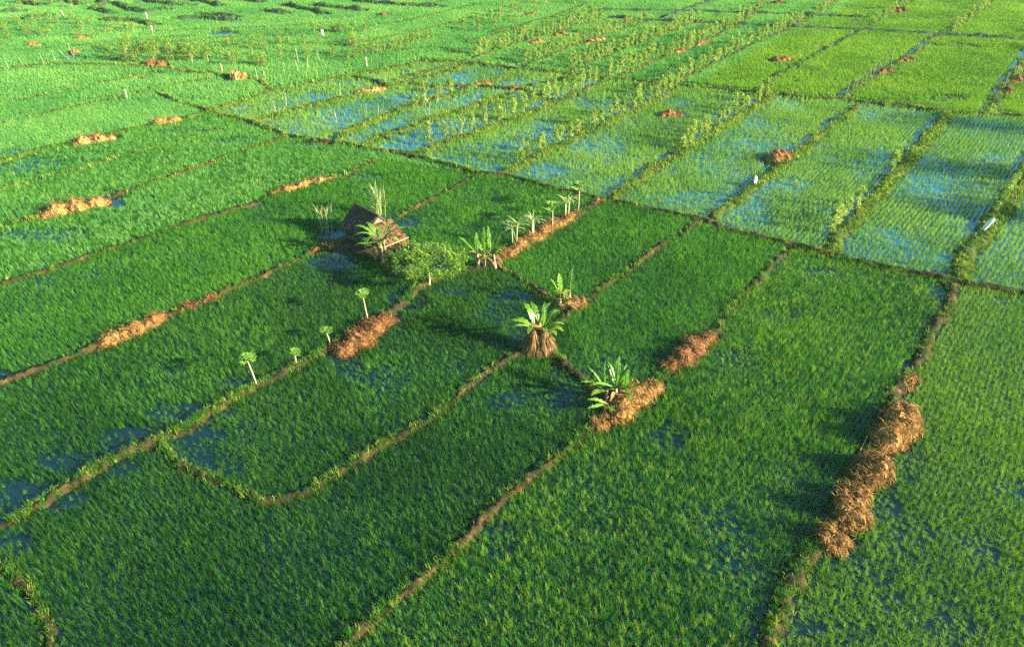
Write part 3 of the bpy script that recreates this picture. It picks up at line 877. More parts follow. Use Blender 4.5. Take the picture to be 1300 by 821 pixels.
def banana_leaf(mb, base, az, length, width, lean, curl, rd, nseg=16, torn=.42):
    h = Vector((math.cos(az), math.sin(az), 0)); s = Vector((-math.sin(az), math.cos(az), 0))
    up = Vector((0, 0, 1))
    p = Vector(base)
    C = []; Nn = []
    for i in range(nseg + 1):
        t = i / nseg
        a = lean + curl * 1.25 * t * t
        d = h * math.sin(a) + up * math.cos(a)
        C.append(p.copy()); Nn.append(-h * math.cos(a) + up * math.sin(a))
        p = p + d * length / nseg
    for sg in (-1, 1):
        b = None
        droop = rd.uniform(.15, .5)
        for i in range(nseg + 1):
            t = i / nseg
            w = width * .5 * banana_prof(t) * rd.uniform(.9, 1.06)
            edge = C[i] + s * sg * w * math.cos(droop) + Nn[i] * (.18 * w - w * math.sin(droop) * .5)
            if b is not None and rd.random() > torn * (.3 if t < .3 else 1) * .5:
                q = len(mb.v)
                jit = (C[i] - C[i - 1]) * rd.uniform(-.1, .12)
                mb.v += [tuple(C[i - 1]), tuple(b + jit), tuple(edge + jit), tuple(C[i])]
                mb.f.append((q, q + 1, q + 2, q + 3))
            elif b is not None:
                q = len(mb.v)
                e2 = C[i - 1].lerp(b, .8) ; e3 = C[i].lerp(edge, .35)
                mb.v += [tuple(C[i - 1]), tuple(e2), tuple(e3), tuple(C[i])]
                mb.f.append((q, q + 1, q + 2, q + 3))
            b = edge
    mb.tube(C, [.028 * (1 - .8 * i / nseg) + .004 for i in range(nseg + 1)], 4, False)

def banana(loc, stems, seed, label, skirt=None, dry=4, lean_all=(0, 0), rz=0):
    """stems: (dx, dy, height, list of (azimuth deg, length, lean, curl))"""
    rd = random.Random(seed)
    root = thing('banana_plant', loc, label, 'banana plant', 'banana plants on the banks', rz)
    for (dx, dy, h, leaves) in stems:
        mb = MB()
        top = Vector((dx + rd.uniform(-.15, .15), dy + rd.uniform(-.15, .15), h))
        pts = [Vector((dx, dy, -.02)).lerp(top, t) + Vector((rd.uniform(-.02, .02), rd.uniform(-.02, .02), 0)) for t in (0, .25, .5, .75, 1)]
        mb.tube(pts, [.13, .115, .10, .085, .05], 9)
        mb.build('pseudostem', M['pseudostem'], root, True)
        for (az, ln, le, cu) in leaves:
            lb = MB()
            banana_leaf(lb, top - Vector((0, 0, .12)), R(az + rd.uniform(-8, 8)), ln * rd.uniform(.92, 1.08), rd.uniform(.32, .46), le, cu, rd)
            lb.build('leaf', M['banana_leaf'], root)
        for k in range(dry):
            lb = MB()
            lb.blade(top - Vector((0, 0, rd.uniform(.1, h * .45))), rd.uniform(0, 2 * PI), rd.uniform(.8, 1.25), rd.uniform(.12, .22), rd.uniform(.5, 1.1), rd.uniform(1.6, 2.2), 6, twist=rd.uniform(-1, 1), prof=lambda t: max(.1, math.sin(PI * (t * .8 + .1))))
            lb.build('dry_leaf', M['dry_leaf'], root)
    if skirt:
        for (sx, sy, st, rb, n) in skirt:
            mb = MB()
            for k in range(n):
                az = rd.uniform(0, 2 * PI)
                z0 = st * rd.uniform(.55, 1.0)
                r1 = rb * (.30 + .8 * rd.random() ** .7)
                p0 = Vector((sx + .12 * math.cos(az), sy + .12 * math.sin(az), z0))
                p2 = Vector((sx + r1 * math.cos(az + rd.uniform(-.2, .2)), sy + r1 * math.sin(az), rd.uniform(.0, .6)))
                p1 = p0.lerp(p2, .5) + Vector((math.cos(az), math.sin(az), 0)) * rd.uniform(-.06, .08) + Vector((0, 0, rd.uniform(-.05, .08)))
                wd = rd.uniform(.006, .024)
                sv = Vector((-math.sin(az), math.cos(az), rd.uniform(-.3, .3))) * wd
                pts = [p0, p0.lerp(p1, .5) + Vector((0, 0, .04)), p1, p1.lerp(p2, .5), p2]
                ws = [.5, .9, 1.0, .9, .4]
                mb.quad_strip([p - sv * q for p, q in zip(pts, ws)], [p + sv * q for p, q in zip(pts, ws)])
            mb.build('dry_leaf_skirt', M['dry_leaf'], root)
    return root

banana(at(783, 513), [
    (0, 0, 1.1, [(75, 1.9, .15, .5), (30, 1.7, .45, .6), (120, 1.6, .35, .7), (200, 1.5, .9, .8), (300, 1.3, .8, .9)]),
    (-.5, .15, .9, [(100, 1.7, .2, .6), (180, 1.6, .9, .6), (230, 1.4, 1.0, .8), (150, 1.5, .6, .7), (330, 1.1, .7, 1)]),
    (.4, .3, .8, [(50, 1.4, .3, .6), (0, 1.3, .7, .7), (90, 1.5, .1, .5), (270, 1.2, .9, .9)]),
    (-.3, -.45, .5, [(190, 1.3, .9, .7), (260, 1.2, .8, .8), (215, 1.5, 1.1, .5)])], 1,
    'bright green banana clump growing from the orange straw heap nearest the camera', dry=3)
banana(at(683, 447), [
    (-.35, 0, 1.7, [(180, 1.7, .9, 1.0), (160, 1.5, .8, 1.2), (205, 1.4, 1.0, .9), (120, 1.7, .35, 1.3), (250, 1.2, .9, 1.1)]),
    (.35, .1, 1.75, [(0, 1.4, .85, 1.2), (40, 1.5, .5, 1.2), (80, 1.6, .3, .9), (330, 1.4, .9, 1.3), (270, 1.2, .7, 1.3), (300, 1.3, .9, 1.3)]),
    (.05, .5, 1.6, [(60, 1.7, .5, 1.2), (110, 1.6, .5, 1.1), (20, 1.4, .7, 1.1)])], 2,
    'banana clump with a wide skirt of hanging brown dead leaves', skirt=[(-.32, -.05, 1.75, .72, 420), (.32, -.1, 1.8, .74, 460), (0, .1, 1.6, 1.0, 260)], dry=4)
banana(at(717, 391), [
    (-.25, 0, 1.0, [(100, 1.5, .12, .3), (160, 1.3, .35, .5), (220, 1.0, .5, .8)]),
    (.3, .1, 1.1, [(70, 1.5, .15, .4), (20, 1.2, .5, .5)]),
    (0, -.4, .6, [(260, 1.0, .4, .7), (320, 1.0, .5, .6), (90, 1.1, .1, .4)])], 3,
    'small upright banana clump with half its leaves dried tan', dry=5)
banana(at(618, 341), [
    (-.55, 0, 1.35, [(165, 1.8, .75, .35), (100, 1.5, .1, .2)]),
    (-.15, -.1, 1.3, [(85, 1.9, .05, .25), (150, 1.4, .5, .4)]),
    (.25, .1, 1.4, [(100, 1.7, .15, .4), (40, 1.6, .35, .4)]),
    (.6, -.05, 1.2, [(50, 1.5, .4, .5), (10, 1.3, .6, .7)])], 4,
    'banana clump with bare pinkish stems at the lower end of the straw berm', dry=3)
banana(at(487, 333), [
    (-.2, 0, 2.0, [(170, 2.0, .8, .9), (200, 1.8, .9, 1.2), (140, 1.6, .6, 1.1), (240, 1.6, .9, 1.5)]),
    (.2, .1, 1.9, [(20, 1.8, .8, 1.0), (60, 1.7, .6, .9), (330, 1.5, .9, 1.4)]),
    (.05, -.3, 1.7, [(215, 1.4, 1.1, 1.6), (280, 1.3, .8, 1.5), (100, 1.4, .4, .8)]),
    (-.55, .2, 1.2, [(190, 1.5, .9, 1.3), (160, 1.3, .7, 1.2)])], 5,
    'tall banana clump with brown stems in front of the hut', skirt=[(.0, -.1, 1.3, .55, 60)], dry=4)

# ------------------------------------------------------------------ papayas
def papaya(loc, h, n, ln, label, seed, lean=(0, 0), droop=1.0):
    rd = random.Random(seed)
    root = thing('papaya_tree', loc, label, 'papaya tree', 'papaya trees on the banks')
    mb = MB()
    top = Vector((lean[0], lean[1], h))
    pts = [Vector((0, 0, -.03)), Vector((lean[0] * .3, lean[1] * .3, h * .35)), Vector((lean[0] * .65, lean[1] * .65, h * .7)), top]
    mb.tube(pts, [.048, .042, .036, .03], 8)
    mb.build('trunk', M['bark_pale'], root, True)
    for k in range(n):
        az = k * 2.4 + rd.uniform(-.3, .3)
        le = rd.uniform(.5, 1.25) if k > 2 else rd.uniform(.1, .4)
        lb = MB()
        e = top + Vector((math.cos(az) * math.sin(le), math.sin(az) * math.sin(le), math.cos(le))) * ln * .75
        lb.tube([top - Vector((0, 0, .03)), e], [.014, .009], 4, False)
        # palmate blade of seven fingers
        for q in range(7):
            a2 = az + (q - 3) * .75
            lb.blade(e, a2, ln * (.62 if abs(q - 3) < 2 else .45) * rd.uniform(.85, 1.1), ln * .30, 1.15 + rd.uniform(-.25, .2), .7 * droop, 3,
                     prof=lambda t: max(.05, math.sin(PI * (t * .85 + .12))))
        lb.build('leaf', M['papaya_leaf'], root)
    return root

papaya(at(327, 491), 1.75, 10, .44, 'leaning papaya with tall white trunk, leftmost of the four on the lower left bank', 11, (-.18, .0), 1.5)
papaya(at(377, 464), .75, 9, .38, 'shortest papaya with round yellow green crown beside the leftmost papaya', 12)
papaya(at(420, 438), .85, 10, .38, 'small papaya with compact bright crown next to dark straw heap', 13, (-.12, 0))
papaya(at(467, 407), 1.75, 11, .46, 'tall papaya with pale trunk rising behind the dark rotting straw heap', 14, (-.1, 0), 1.4)
papaya(at(701, 291), 1.55, 10, .70, 'papaya with flat open crown between strap leaved plants on the straw berm', 15, (0, 0), .7)
papaya(at(734, 272), 2.0, 11, .70, 'papaya at the far top end of the straw berm', 16, (0, 0), .8)

# ------------------------------------------------------------------ strap leaved plants and canes
def strap_plant(loc, stems, n, ln, label, seed):
    rd = random.Random(seed)
    root = thing('strap_leaved_plant', loc, label, 'strap leaved plant', 'strap leaved plants on the straw berm')
    for (dx, dy, h, r) in stems:
        mb = MB()
        top = Vector((dx * 1.5, dy * 1.5, h))
        mb.tube([Vector((dx, dy, -.02)), Vector((dx * 1.2, dy * 1.2, h * .5)), top], [r, r * .85, r * .7], 7)
        mb.build('stem', M['strap_leaf'] if r < .08 else M['bark_pale'], root, True)
        for k in range(n):
            lb = MB()
            lb.blade(top - Vector((0, 0, rd.uniform(0, .3))), k * 2.4 + rd.uniform(-.4, .4), ln * rd.uniform(.75, 1.15), .11, rd.uniform(.15, .9), rd.uniform(1.2, 2.3), 7,
                     prof=lambda t: max(.04, max(0.0, 1 - t) ** .6))
            lb.build('leaf', M['strap_leaf'], root)
    return root
strap_plant(at(653, 315), [(-.12, 0, 1.6, .05), (.14, 0, 1.85, .06)], 11, 1.2, 'two stemmed strap leaved plant lowest on the straw berm', 21)
strap_plant(at(676, 303), [(0, 0, 1.55, .13)], 16, 1.35, 'strap leaved plant with a thick pale trunk on the straw berm', 22)
strap_plant(at(719, 280), [(-.08, 0, 1.55, .07), (.12, 0, 1.75, .06)], 11, 1.25, 'strap leaved plant with drooping leaves just below the topmost papaya', 23)

def cane(loc, n, h, label, seed, dry, spread=.3):
    rd = random.Random(seed)
    root = thing('cane_clump', loc, label, 'cane clump')
    for k in range(n):
        mb = MB()
        a = rd.uniform(0, 2 * PI); r = spread * rd.random()
        p0 = Vector((r * math.cos(a), r * math.sin(a), 0))
        hh = h * rd.uniform(.55, .8)
        p1 = p0 + Vector((rd.uniform(-.25, .25), rd.uniform(-.25, .25), hh))
        mb.tube([p0, p0.lerp(p1, .5), p1], [.024, .02, .014], 5)
        for q in range(9 if not dry else 5):
            z = rd.uniform(.25, 1)
            mb.blade(p0.lerp(p1, z), rd.uniform(0, 2 * PI), h * rd.uniform(.28, .46), .055 if not dry else .035, rd.uniform(.05, .55), rd.uniform(.6, 1.9), 5,
                     prof=lambda t: max(.05, max(0.0, 1 - t) ** .6))
        mb.build('cane', M['dry_cane'] if dry else M['strap_leaf'], root)
    return root
cane(at(482, 276), 11, 3.0, 'tall pale sugar cane clump growing behind the hut', 31, False, .5)
cane(at(415, 296), 9, 2.9, 'sparse dry cane clump standing in water left of the hut', 32, True, .4)

# ------------------------------------------------------------------ the round tree beside the hut
def broad_tree(loc, label):
    rd = random.Random(41)
    root = thing('spreading_tree', loc, label, 'tree')
    mb = MB()
    mb.tube([(0, 0, -.05), (.02, 0, .5), (-.03, .03, 1.05)], [.15, .10, .08], 9)
    mb.build('trunk', M['bark_pale'], root, True)
    mb = MB()
    for k in range(9):
        az = k * 2 * PI / 9 + rd.uniform(-.2, .2)
        r = rd.uniform(1.3, 2.1)
        e = Vector((math.cos(az) * r, math.sin(az) * r, 1.85 + rd.uniform(-.15, .25)))
        m_ = Vector((math.cos(az) * r * .45, math.sin(az) * r * .45, 1.5 + rd.uniform(-.1, .1)))
        mb.tube([(-.03, .03, .95), m_, e], [.05, .028, .01], 6)
        for q in range(3):
            a3 = az + rd.uniform(-.7, .7)
            mb.tube([m_, m_ + Vector((math.cos(a3) * .9, math.sin(a3) * .9, rd.uniform(.3, .8)))], [.03, .01], 5)
    mb.build('limbs', M['wood'], root, True)
    lb = MB()
    cl = []
    for k in range(115):
        a = rd.uniform(0, 2 * PI); r = (2.3 + .45 * math.sin(3 * a + 1) * math.sin(a * 2)) * math.sqrt(rd.random())
        z = 1.75 + (1 - (r / 2.6) ** 2) * .85 * rd.uniform(.35, 1.05) + rd.uniform(-.15, .12)
        cl.append((math.cos(a) * r * 1.03, math.sin(a) * r * .92, z, rd.uniform(.18, .40)))
    for (x, y, z, s) in cl:
        for q in range(52):
            d = Vector((rd.gauss(0, 1), rd.gauss(0, 1), rd.gauss(0, .55)))
            d.normalize(); d *= s * rd.random() ** .4
            p = Vector((x, y, z)) + d
            lb.blade(p, rd.uniform(0, 2 * PI), rd.uniform(.12, .22), rd.uniform(.06, .10), rd.uniform(.7, 1.7), rd.uniform(0, .6), 2, prof=lambda t: (.3, 1, .1)[int(t * 2 + .01)])
    lb.build('crown', M['tree_leaf'], root)
    return root
broad_tree(at(545, 362), 'low wide spreading tree with pale trunk beside the hut')

# ------------------------------------------------------------------ the hut
def hut():
    u = (at(480, 300) - at(450, 284)); u.z = 0; u.normalize()
    v = Vector((u.y, -u.x, 0))                    # to the left and front
    if v.x > 0: v = -v
    ang = math.atan2(u.y, u.x)
    c0 = HUT
    root = thing('field_hut', c0, 'small old field hut with dark tiled roof and a sunlit lean-to', 'hut', None, ang)
    root.scale = (.92, .92, .92)
    # local: x along the ridge to the front right, y = across; side = -1/+1 so that local -y is the left front
    sy = -1.0
    LR, HW, ZR, ZE = 1.55, 1.55, 2.75, 1.45
    def slab(mb, p00, p10, p11, p01, th):
        n = (p10 - p00).cross(p01 - p00).normalized()
        if n.z < 0: n = -n
        b = len(mb.v)
        for p in (p00, p10, p11, p01): mb.v.append(tuple(p))
        for p in (p00, p10, p11, p01): mb.v.append(tuple(p - n * th))
        for q in ((0, 1, 2, 3), (7, 6, 5, 4), (0, 4, 5, 1), (1, 5, 6, 2), (2, 6, 7, 3), (3, 7, 4, 0)):
            mb.f.append(tuple(b + i for i in q))
    def tiles(mb, a, b, c, d, rows, cols, rd):
        """courses of rounded tiles on the slope a(top left) b(top right) c(bottom right) d(bottom left)"""
        n = (b - a).cross(d - a).normalized()
        if n.z < 0: n = -n
        for i in range(rows):
            t0 = i / rows - .02; t1 = (i + 1.15) / rows
            t1 = min(t1, 1.02)
            for j in range(cols):
                s0, s1 = j / cols, (j + 1) / cols
                lift = rd.uniform(0, .012)
                L = []; 
                for t, zo in ((max(0, t0), .012), (t1, .040)):
                    row = []
                    for k in range(4):
                        s = s0 + (s1 - s0) * k / 3
                        p = (a.lerp(b, s)).lerp(d.lerp(c, s), t)
                        row.append(p + n * (zo + lift + (.035 if k in (1, 2) else 0)))
                    L.append(row)
                q = len(mb.v)
                for row in L:
                    for p in row: mb.v.append(tuple(p))
                for k in range(3):
                    mb.f.append((q + k, q + k + 1, q + 4 + k + 1, q + 4 + k))
    rd = random.Random(5)
    A = Vector((-LR, 0, ZR)); B = Vector((LR, 0, ZR))
    for side in (1, -1):
        C = Vector((LR + .1, side * HW, ZE)); D_ = Vector((-LR - .1, side * HW, ZE))
        mb = MB(); slab(mb, A, B, C, D_, .06)
        tiles(mb, A, B, C, D_, 12, 20, rd)
        mb.build('roof_slope', M['tile_dark'], root)
    mb = MB()
    mb.tube([(-LR - .12, 0, ZR + .04), (0, 0, ZR + .05), (LR + .12, 0, ZR + .04)], [.09, .09, .09], 8)
    mb.build('ridge_cap', M['tile_dark'], root)
    # lean-to at the front right end
    A2 = Vector((LR + .02, 1.15, 2.18)); B2 = Vector((LR + .02, -1.35, 2.18)); C2 = Vector((LR + 1.75, -1.5, 1.12)); D2 = Vector((LR + 1.75, 1.3, 1.12))
    mb = MB(); slab(mb, A2, B2, C2, D2, .05); tiles(mb, A2, B2, C2, D2, 10, 17, rd)
    mb.build('lean_to_roof', M['tile'], root)
    mb = MB(); mb.tube([C2 + Vector((.04, -.05, -.02)), D2 + Vector((.04, .05, -.02))], [.035, .035], 6)
    mb.build('eave_pole', M['bark_pale'], root)
    # gable wall of boards
    mb = MB()
    for k in range(13):
        y = -1.2 + k * .2
        zt = ZR - (ZR - ZE) * abs(y) / HW - .12
        mb.box(Matrix.Translation((LR - .12, y, (zt + .55) / 2)), .03, .185, zt - .55)
        mb.box(Matrix.Translation((-LR + .12, y, (zt + .55) / 2)), .03, .185, zt - .55)
    mb.build('gable_boards', M['bamboo_wall'], root)
    for (x, y, z) in ((-1.3, -1.25, 1.7), (1.25, -1.25, 1.7), (-1.3, 1.25, 1.7), (1.25, 1.25, 1.7), (LR + 1.55, -1.3, 1.22), (LR + 1.55, 1.1, 1.22)):
        mb = MB(); mb.tube([(x, y, -.05), (x, y, z)], [.06, .05], 7)
        mb.build('post', M['wood'], root)
    mb = MB()
    for k in range(11):
        mb.box(Matrix.Translation((0, -1.2 + k * .24, .55)), 2.75, .21, .05)
    mb.build('platform', M['bamboo_wall'], root)
    mb = MB()
    for k in range(8):
        mb.box(Matrix.Translation((0, 1.28, .66 + k * .12)), 2.5, .03, .10)
    mb.build('back_wall', M['bamboo_wall'], root)
    return root
hut()

# earth pad under the hut
mbp = MB()
rdp = random.Random(3)
ring = []
c0 = HUT
mbp.v.append((c0.x + .1, c0.y - .4, .30))
for lv, (r, z) in enumerate(((1.2, .30), (2.1, .24), (2.7, -.06))):
    for k in range(26):
        t = 2 * PI * k / 26
        rr = r * rdp.uniform(.88, 1.12)
        mbp.v.append((c0.x + .1 + rr * math.cos(t) * 1.1, c0.y - .4 + rr * math.sin(t) * .85, z + rdp.uniform(-.03, .03) * (lv < 2)))
for k in range(26):
    mbp.f.append((0, 1 + k, 1 + (k + 1) % 26))
    for lv in range(2):
        b0 = 1 + lv * 26; b1 = b0 + 26
        mbp.f.append((b0 + k, b1 + k, b1 + (k + 1) % 26, b0 + (k + 1) % 26))
tag(mbp.build('ground_mound', M['soil'], None, True), kind='structure')

# ------------------------------------------------------------------ saplings in rows and patches, terrace shrubs
def crown_mesh(name, seed, h, r, n, leaf, mat, z0=.35, lump=5):
    rd = random.Random(seed)
    mb = MB()
    cl = [(rd.uniform(-.5, .5) * r, rd.uniform(-.5, .5) * r, h * rd.uniform(z0, 1), r * rd.uniform(.4, .8)) for _ in range(lump)]
    for k in range(n):
        x, y, z, s = cl[k % lump]
        d = Vector((rd.gauss(0, 1), rd.gauss(0, 1), rd.gauss(0, 1))); d.normalize(); d *= s * rd.random() ** .45
        mb.blade((x + d.x, y + d.y, max(.1, z + d.z)), rd.uniform(0, 2 * PI), leaf * rd.uniform(.7, 1.3), leaf * .5, rd.uniform(.5, 1.9), rd.uniform(0, .7), 2,
                 prof=lambda t: (.35, 1, .1)[int(t * 2 + .01)])
    me = mb.mesh(name); me.materials.append(mat)
    return me
def stem_mesh(name, seed, h, mat, r=.028, forks=3):
    rd = random.Random(seed)
    mb = MB()
    mb.tube([(0, 0, -.05), (rd.uniform(-.05, .05), rd.uniform(-.05, .05), h * .5), (rd.uniform(-.08, .08), rd.uniform(-.08, .08), h * .92)], [r, r * .8, r * .4], 6)
    for k in range(forks):
        a = rd.uniform(0, 6.28); z = h * rd.uniform(.35, .6)
        mb.tube([(0, 0, z), (math.cos(a) * .22, math.sin(a) * .22, z + .35)], [r * .6, r * .3], 5)
    me = mb.mesh(name); me.materials.append(mat)
    return me
SAP = [(crown_mesh('crown', 200 + k, 2.15, .35, 380, .20, M['sapling_leaf'], .2, 8), stem_mesh('trunk', 200 + k, 1.8, M['bark_pale'])) for k in range(5)]
BUSHY = [(crown_mesh('crown', 300 + k, 2.0, .60, 260, .21, M['shrub_leaf'], .2, 9), stem_mesh('trunk', 300 + k, 1.7, M['bark'], .035, 4)) for k in range(5)]  # bushier variant of the saplings, also serving for the terrace shrubs
proto = {}
def plant(kind, x, y, scale, label, group, rd):
    lib = SAP if kind == 'sapling' else BUSHY
    cm, tm = lib[rd.randrange(len(lib))]
    if kind not in proto:
        root = bpy.data.objects.new(kind, None)
        a = bpy.data.objects.new('crown', cm); b = bpy.data.objects.new('trunk', tm)
        proto[kind] = (root, a, b)
    else:
        root, a, b = [q.copy() for q in proto[kind]]
        a.data = cm; b.data = tm
    for q in (root, a, b): COL.objects.link(q)
    a.parent = root; b.parent = root
    root.location = at(x, y, .05)
    s = scale
    root.scale = (s * rd.uniform(.85, 1.15), s * rd.uniform(.85, 1.15), s * rd.uniform(.85, 1.2))
    root.rotation_euler = (rd.gauss(0, .05), rd.gauss(0, .05), rd.uniform(0, 6.28))
    tag(root, label, 'sapling' if kind == 'sapling' else 'shrub', group)
    return root

def row(poly, n, label, group, scale=1.0, kind='sapling', seed=0, jit=.16, skip=0.0):
    rd = random.Random(seed + 1000)
    P = [at(*q) for q in poly]
    L = [0]
    for a_, b_ in zip(P[:-1], P[1:]): L.append(L[-1] + (b_ - a_).length)
    for k in range(n):
        s = L[-1] * (k + .5 + rd.uniform(-jit, jit)) / n
        i = max(j for j in range(len(P) - 1) if L[j] <= s)
        p = P[i].lerp(P[i + 1], (s - L[i]) / (L[i + 1] - L[i]))
        if rd.random() < skip: continue
        p = p + Vector((rd.gauss(0, .12), rd.gauss(0, .12), 0))
        px, py = to_px(np.array([[p.x, p.y, 0]]))
        plant(kind, float(px[0]), float(py[0]), scale * rd.uniform(.82, 1.15), label, group, rd)

row([(601, 73), (768, 24)], 32, 'slender sapling in the leftmost of the five dense rows at the top', 'saplings of the first dense row', 1.0, seed=1)
row([(665, 82), (823, 27)], 33, 'slender sapling in the second of the five dense rows at the top', 'saplings of the second dense row', 1.0, seed=2)
row([(721, 90), (870, 37), (885, 30)], 36, 'slender sapling in the third of the five dense rows at the top', 'saplings of the third dense row', 1.05, seed=3)
row([(772, 99), (870, 64), (941, 30)], 38, 'slender sapling in the fourth of the five dense rows at the top', 'saplings of the fourth dense row', 1.05, seed=4)
row([(860, 104), (940, 63), (1016, 30)], 38, 'slender sapling in the rightmost of the five dense rows at the top', 'saplings of the fifth dense row', 1.0, seed=5)
row([(655, 209), (700, 188), (735, 170), (768, 155), (830, 128), (866, 106)], 26, 'leafy sapling on the middle bank of the flooded fields', 'saplings on the middle flooded bank', .95, seed=6, jit=.45)
row([(535, 188), (570, 178), (600, 167), (650, 148), (700, 128), (760, 104)], 19, 'thin sapling on the bank beside a strip of blue water', 'saplings beside the blue water strip', 1.1, seed=7, jit=.45)
row([(862, 195), (905, 165), (945, 140), (980, 121)], 17, 'sapling on the grassy bank left of the dark straw mound', 'saplings left of the dark mound', 1.0, seed=8, jit=.45)
row([(1050, 300), (1060, 290), (1076, 273), (1088, 260)], 7, 'bushy yellow green sapling at the near end of its bank in the right flooded field', 'saplings at the near bank end', .85, seed=9)
row([(1128, 226), (1140, 208)], 2, 'lone pair sapling farther up the bank from the bushy yellow green ones', 'pair of saplings up the bank', 1.0, seed=10)
row([(1256, 285), (1270, 262), (1288, 232), (1300, 208)], 12, 'bushy sapling on the wide grassy bank beside the white cloth scarecrow', 'saplings beside the white scarecrow', .85, seed=11)
row([(1104, 36), (1158, 2)], 14, 'sapling in the short row at the top right beside a far straw patch', 'saplings of the top right short row', .95, seed=12)
row([(1206, 42), (1263, 3)], 16, 'sapling in the far right row beside a wide light green field', 'saplings of the far right row', .95, seed=13)
row([(945, 28), (972, 5)], 7, 'dark sapling continuing the fourth dense row beyond the cross bank', 'saplings beyond the cross bank', .9, seed=14, jit=.4)
row([(1030, 22), (1065, 1)], 8, 'sapling continuing the rightmost dense row beyond the cross bank', 'saplings beyond the rightmost row', .95, seed=15)
row([(440, 80), (470, 72), (510, 60), (550, 50)], 20, 'short bushy sapling in the lit row above the flooded strips', 'saplings above the flooded strips', .8, 'shrub', seed=16)
row([(524, 142), (560, 128), (583, 116)], 6, 'rounded sapling on the inner bank of the flooded strips', 'saplings on the inner flooded bank', 1.0, seed=17, jit=.5)
row([(585, 40), (640, 22), (700, 5)], 14, 'small scattered sapling beyond the first dense row', 'scattered far saplings', .9, seed=18, jit=.5)
row([(608, 42), (650, 28), (690, 16)], 8, 'stubby scattered sapling close to the far brown straw patch', 'saplings by the far straw patch', .8, seed=19, jit=.5)
row([(728, 8), (756, 1)], 6, 'tiny sapling in the short row at the top centre edge', 'saplings at the top centre', .85, seed=20)

rd = random.Random(99)
def patch(poly, n, label, group, scale, seed, kind='shrub'):
    rr = random.Random(seed)
    xs = [p[0] for p in poly]; ys = [p[1] for p in poly]
    c = 0
    while c < n:
        x, y = rr.uniform(min(xs), max(xs)), rr.uniform(min(ys), max(ys))
        if in_poly(np.array([x]), np.array([y]), poly)[0]:
            plant(kind, x, y, scale * rr.uniform(.7, 1.15), label, group, rr); c += 1
patch([(140, 76), (180, 62), (260, 66), (275, 84), (220, 82), (160, 84)], 42, 'leafy shrub in the dense patch behind the maroon straw mound', 'shrubs of the dense patch', 1.0, 1)
patch([(265, 64), (330, 50), (440, 40), (540, 48), (470, 62), (400, 78), (330, 88), (280, 84)], 52, 'leafy shrub in the scattered patch beyond the flooded strips', 'shrubs of the scattered patch', .85, 2)
patch([(0, 34), (60, 24), (130, 30), (200, 38), (180, 46), (60, 54), (0, 60)], 46, 'low shrub in the hazy patch at the far left', 'shrubs of the far left patch', .7, 3)
patch([(20, 4), (110, 4), (110, 12), (20, 12)], 14, 'dark shrub on the far terraces at the top left', 'shrubs on the far terraces', .85, 4)

# ------------------------------------------------------------------ tall trees past the right edge, whose shadows reach the paddies
def shade_tree(x, y, h, r, label, seed):
    rr = random.Random(seed)
    root = thing('tall_tree', (x, y, 0), label, 'tree')
    mb = MB()
    mb.tube([(0, 0, -.2), (.1, 0, h * .35), (-.1, .1, h * .8)], [.28, .2, .07], 9)
    for q in range(7):
        a = rr.uniform(0, 6.28); z = h * rr.uniform(.4, .7)
        mb.tube([(0, 0, z), (math.cos(a) * r * .4, math.sin(a) * r * .4, z + 1.0), (math.cos(a) * r * .8, math.sin(a) * r * .8, z + 1.6)], [.09, .06, .02], 6)
    mb.build('trunk', M['bark'], root, True)
    me = crown_mesh('crown', seed, h, r, 1500, .40, M['tree_leaf'], .5, 26)
    o_ = bpy.data.objects.new('crown', me); COL.objects.link(o_); o_.parent = root
    return root
shade_tree(58, 43.8, 9.0, 2.4, 'tall leafy tree past the right edge, nearest of four', 801)
shade_tree(64, 51.5, 11, 2.8, 'tall leafy tree past the right edge, second of four', 802)
shade_tree(74, 63, 12, 3.2, 'tall leafy tree past the right edge, third of four', 803)
shade_tree(112, 92, 15, 3.8, 'tallest leafy tree past the right edge, farthest of four', 804)

# ------------------------------------------------------------------ stakes, scarecrows
def stake(x, y, h, label, group, seed, r=.022, tilt=.06):
    rr = random.Random(seed)
    mb = MB()
    mb.tube([(0, 0, -.1), (rr.uniform(-.02, .02), 0, h * .5), (0, 0, h)], [r, r * .9, r * .7], 6)
    o_ = mb.build('stake', M['stake'])
    o_.location = at(x, y)
    o_.rotation_euler = (rr.gauss(0, tilt), rr.gauss(0, tilt), rr.uniform(0, 6))
    tag(o_, label, 'stake', group)
k = 0
for (x, y) in ((1074, 122), (1080, 119), (1086, 115), (1092, 111), (1098, 107), (1104, 103), (1107, 100), (1112, 97), (1117, 92), (1122, 88), (1131, 84), (1148, 75), (1165, 64), (1173, 60), (1180, 55)):
    stake(x, y, 1.9, 'thin pale stake in the row above the brown straw heaps', 'row of pale stakes on the upper right bank', k, .03); k += 1
for (x, y) in ((1035, 66), (1038, 65), (1048, 62), (1080, 44)):
    stake(x, y, 1.6, 'thin pale stake beside the shaded furrow near the brown mound', 'stakes beside the shaded furrow', k, .028); k += 1
for (x, y) in ((1273, 114), (1290, 97), (1297, 80)):
    stake(x, y, 2.0, 'pale stake standing among far right straw heaps', 'stakes among far right straw heaps', k, .03); k += 1
for (x, y) in ((12, 91), (32, 87), (58, 84), (62, 84), (73, 81), (89, 77), (94, 76), (93, 72)):
    stake(x, y, 1.8, 'leaning whitish stake in the far left row', 'leaning stakes at the far left', k, .02, .22); k += 1
for (x, y) in ((328, 105), (338, 104), (362, 99), (380, 94), (391, 93), (379, 80), (408, 81)):
    stake(x, y, 1.9, 'thin stake standing in front of the scattered shrubs', 'stakes before the scattered shrubs', k, .03, .1); k += 1
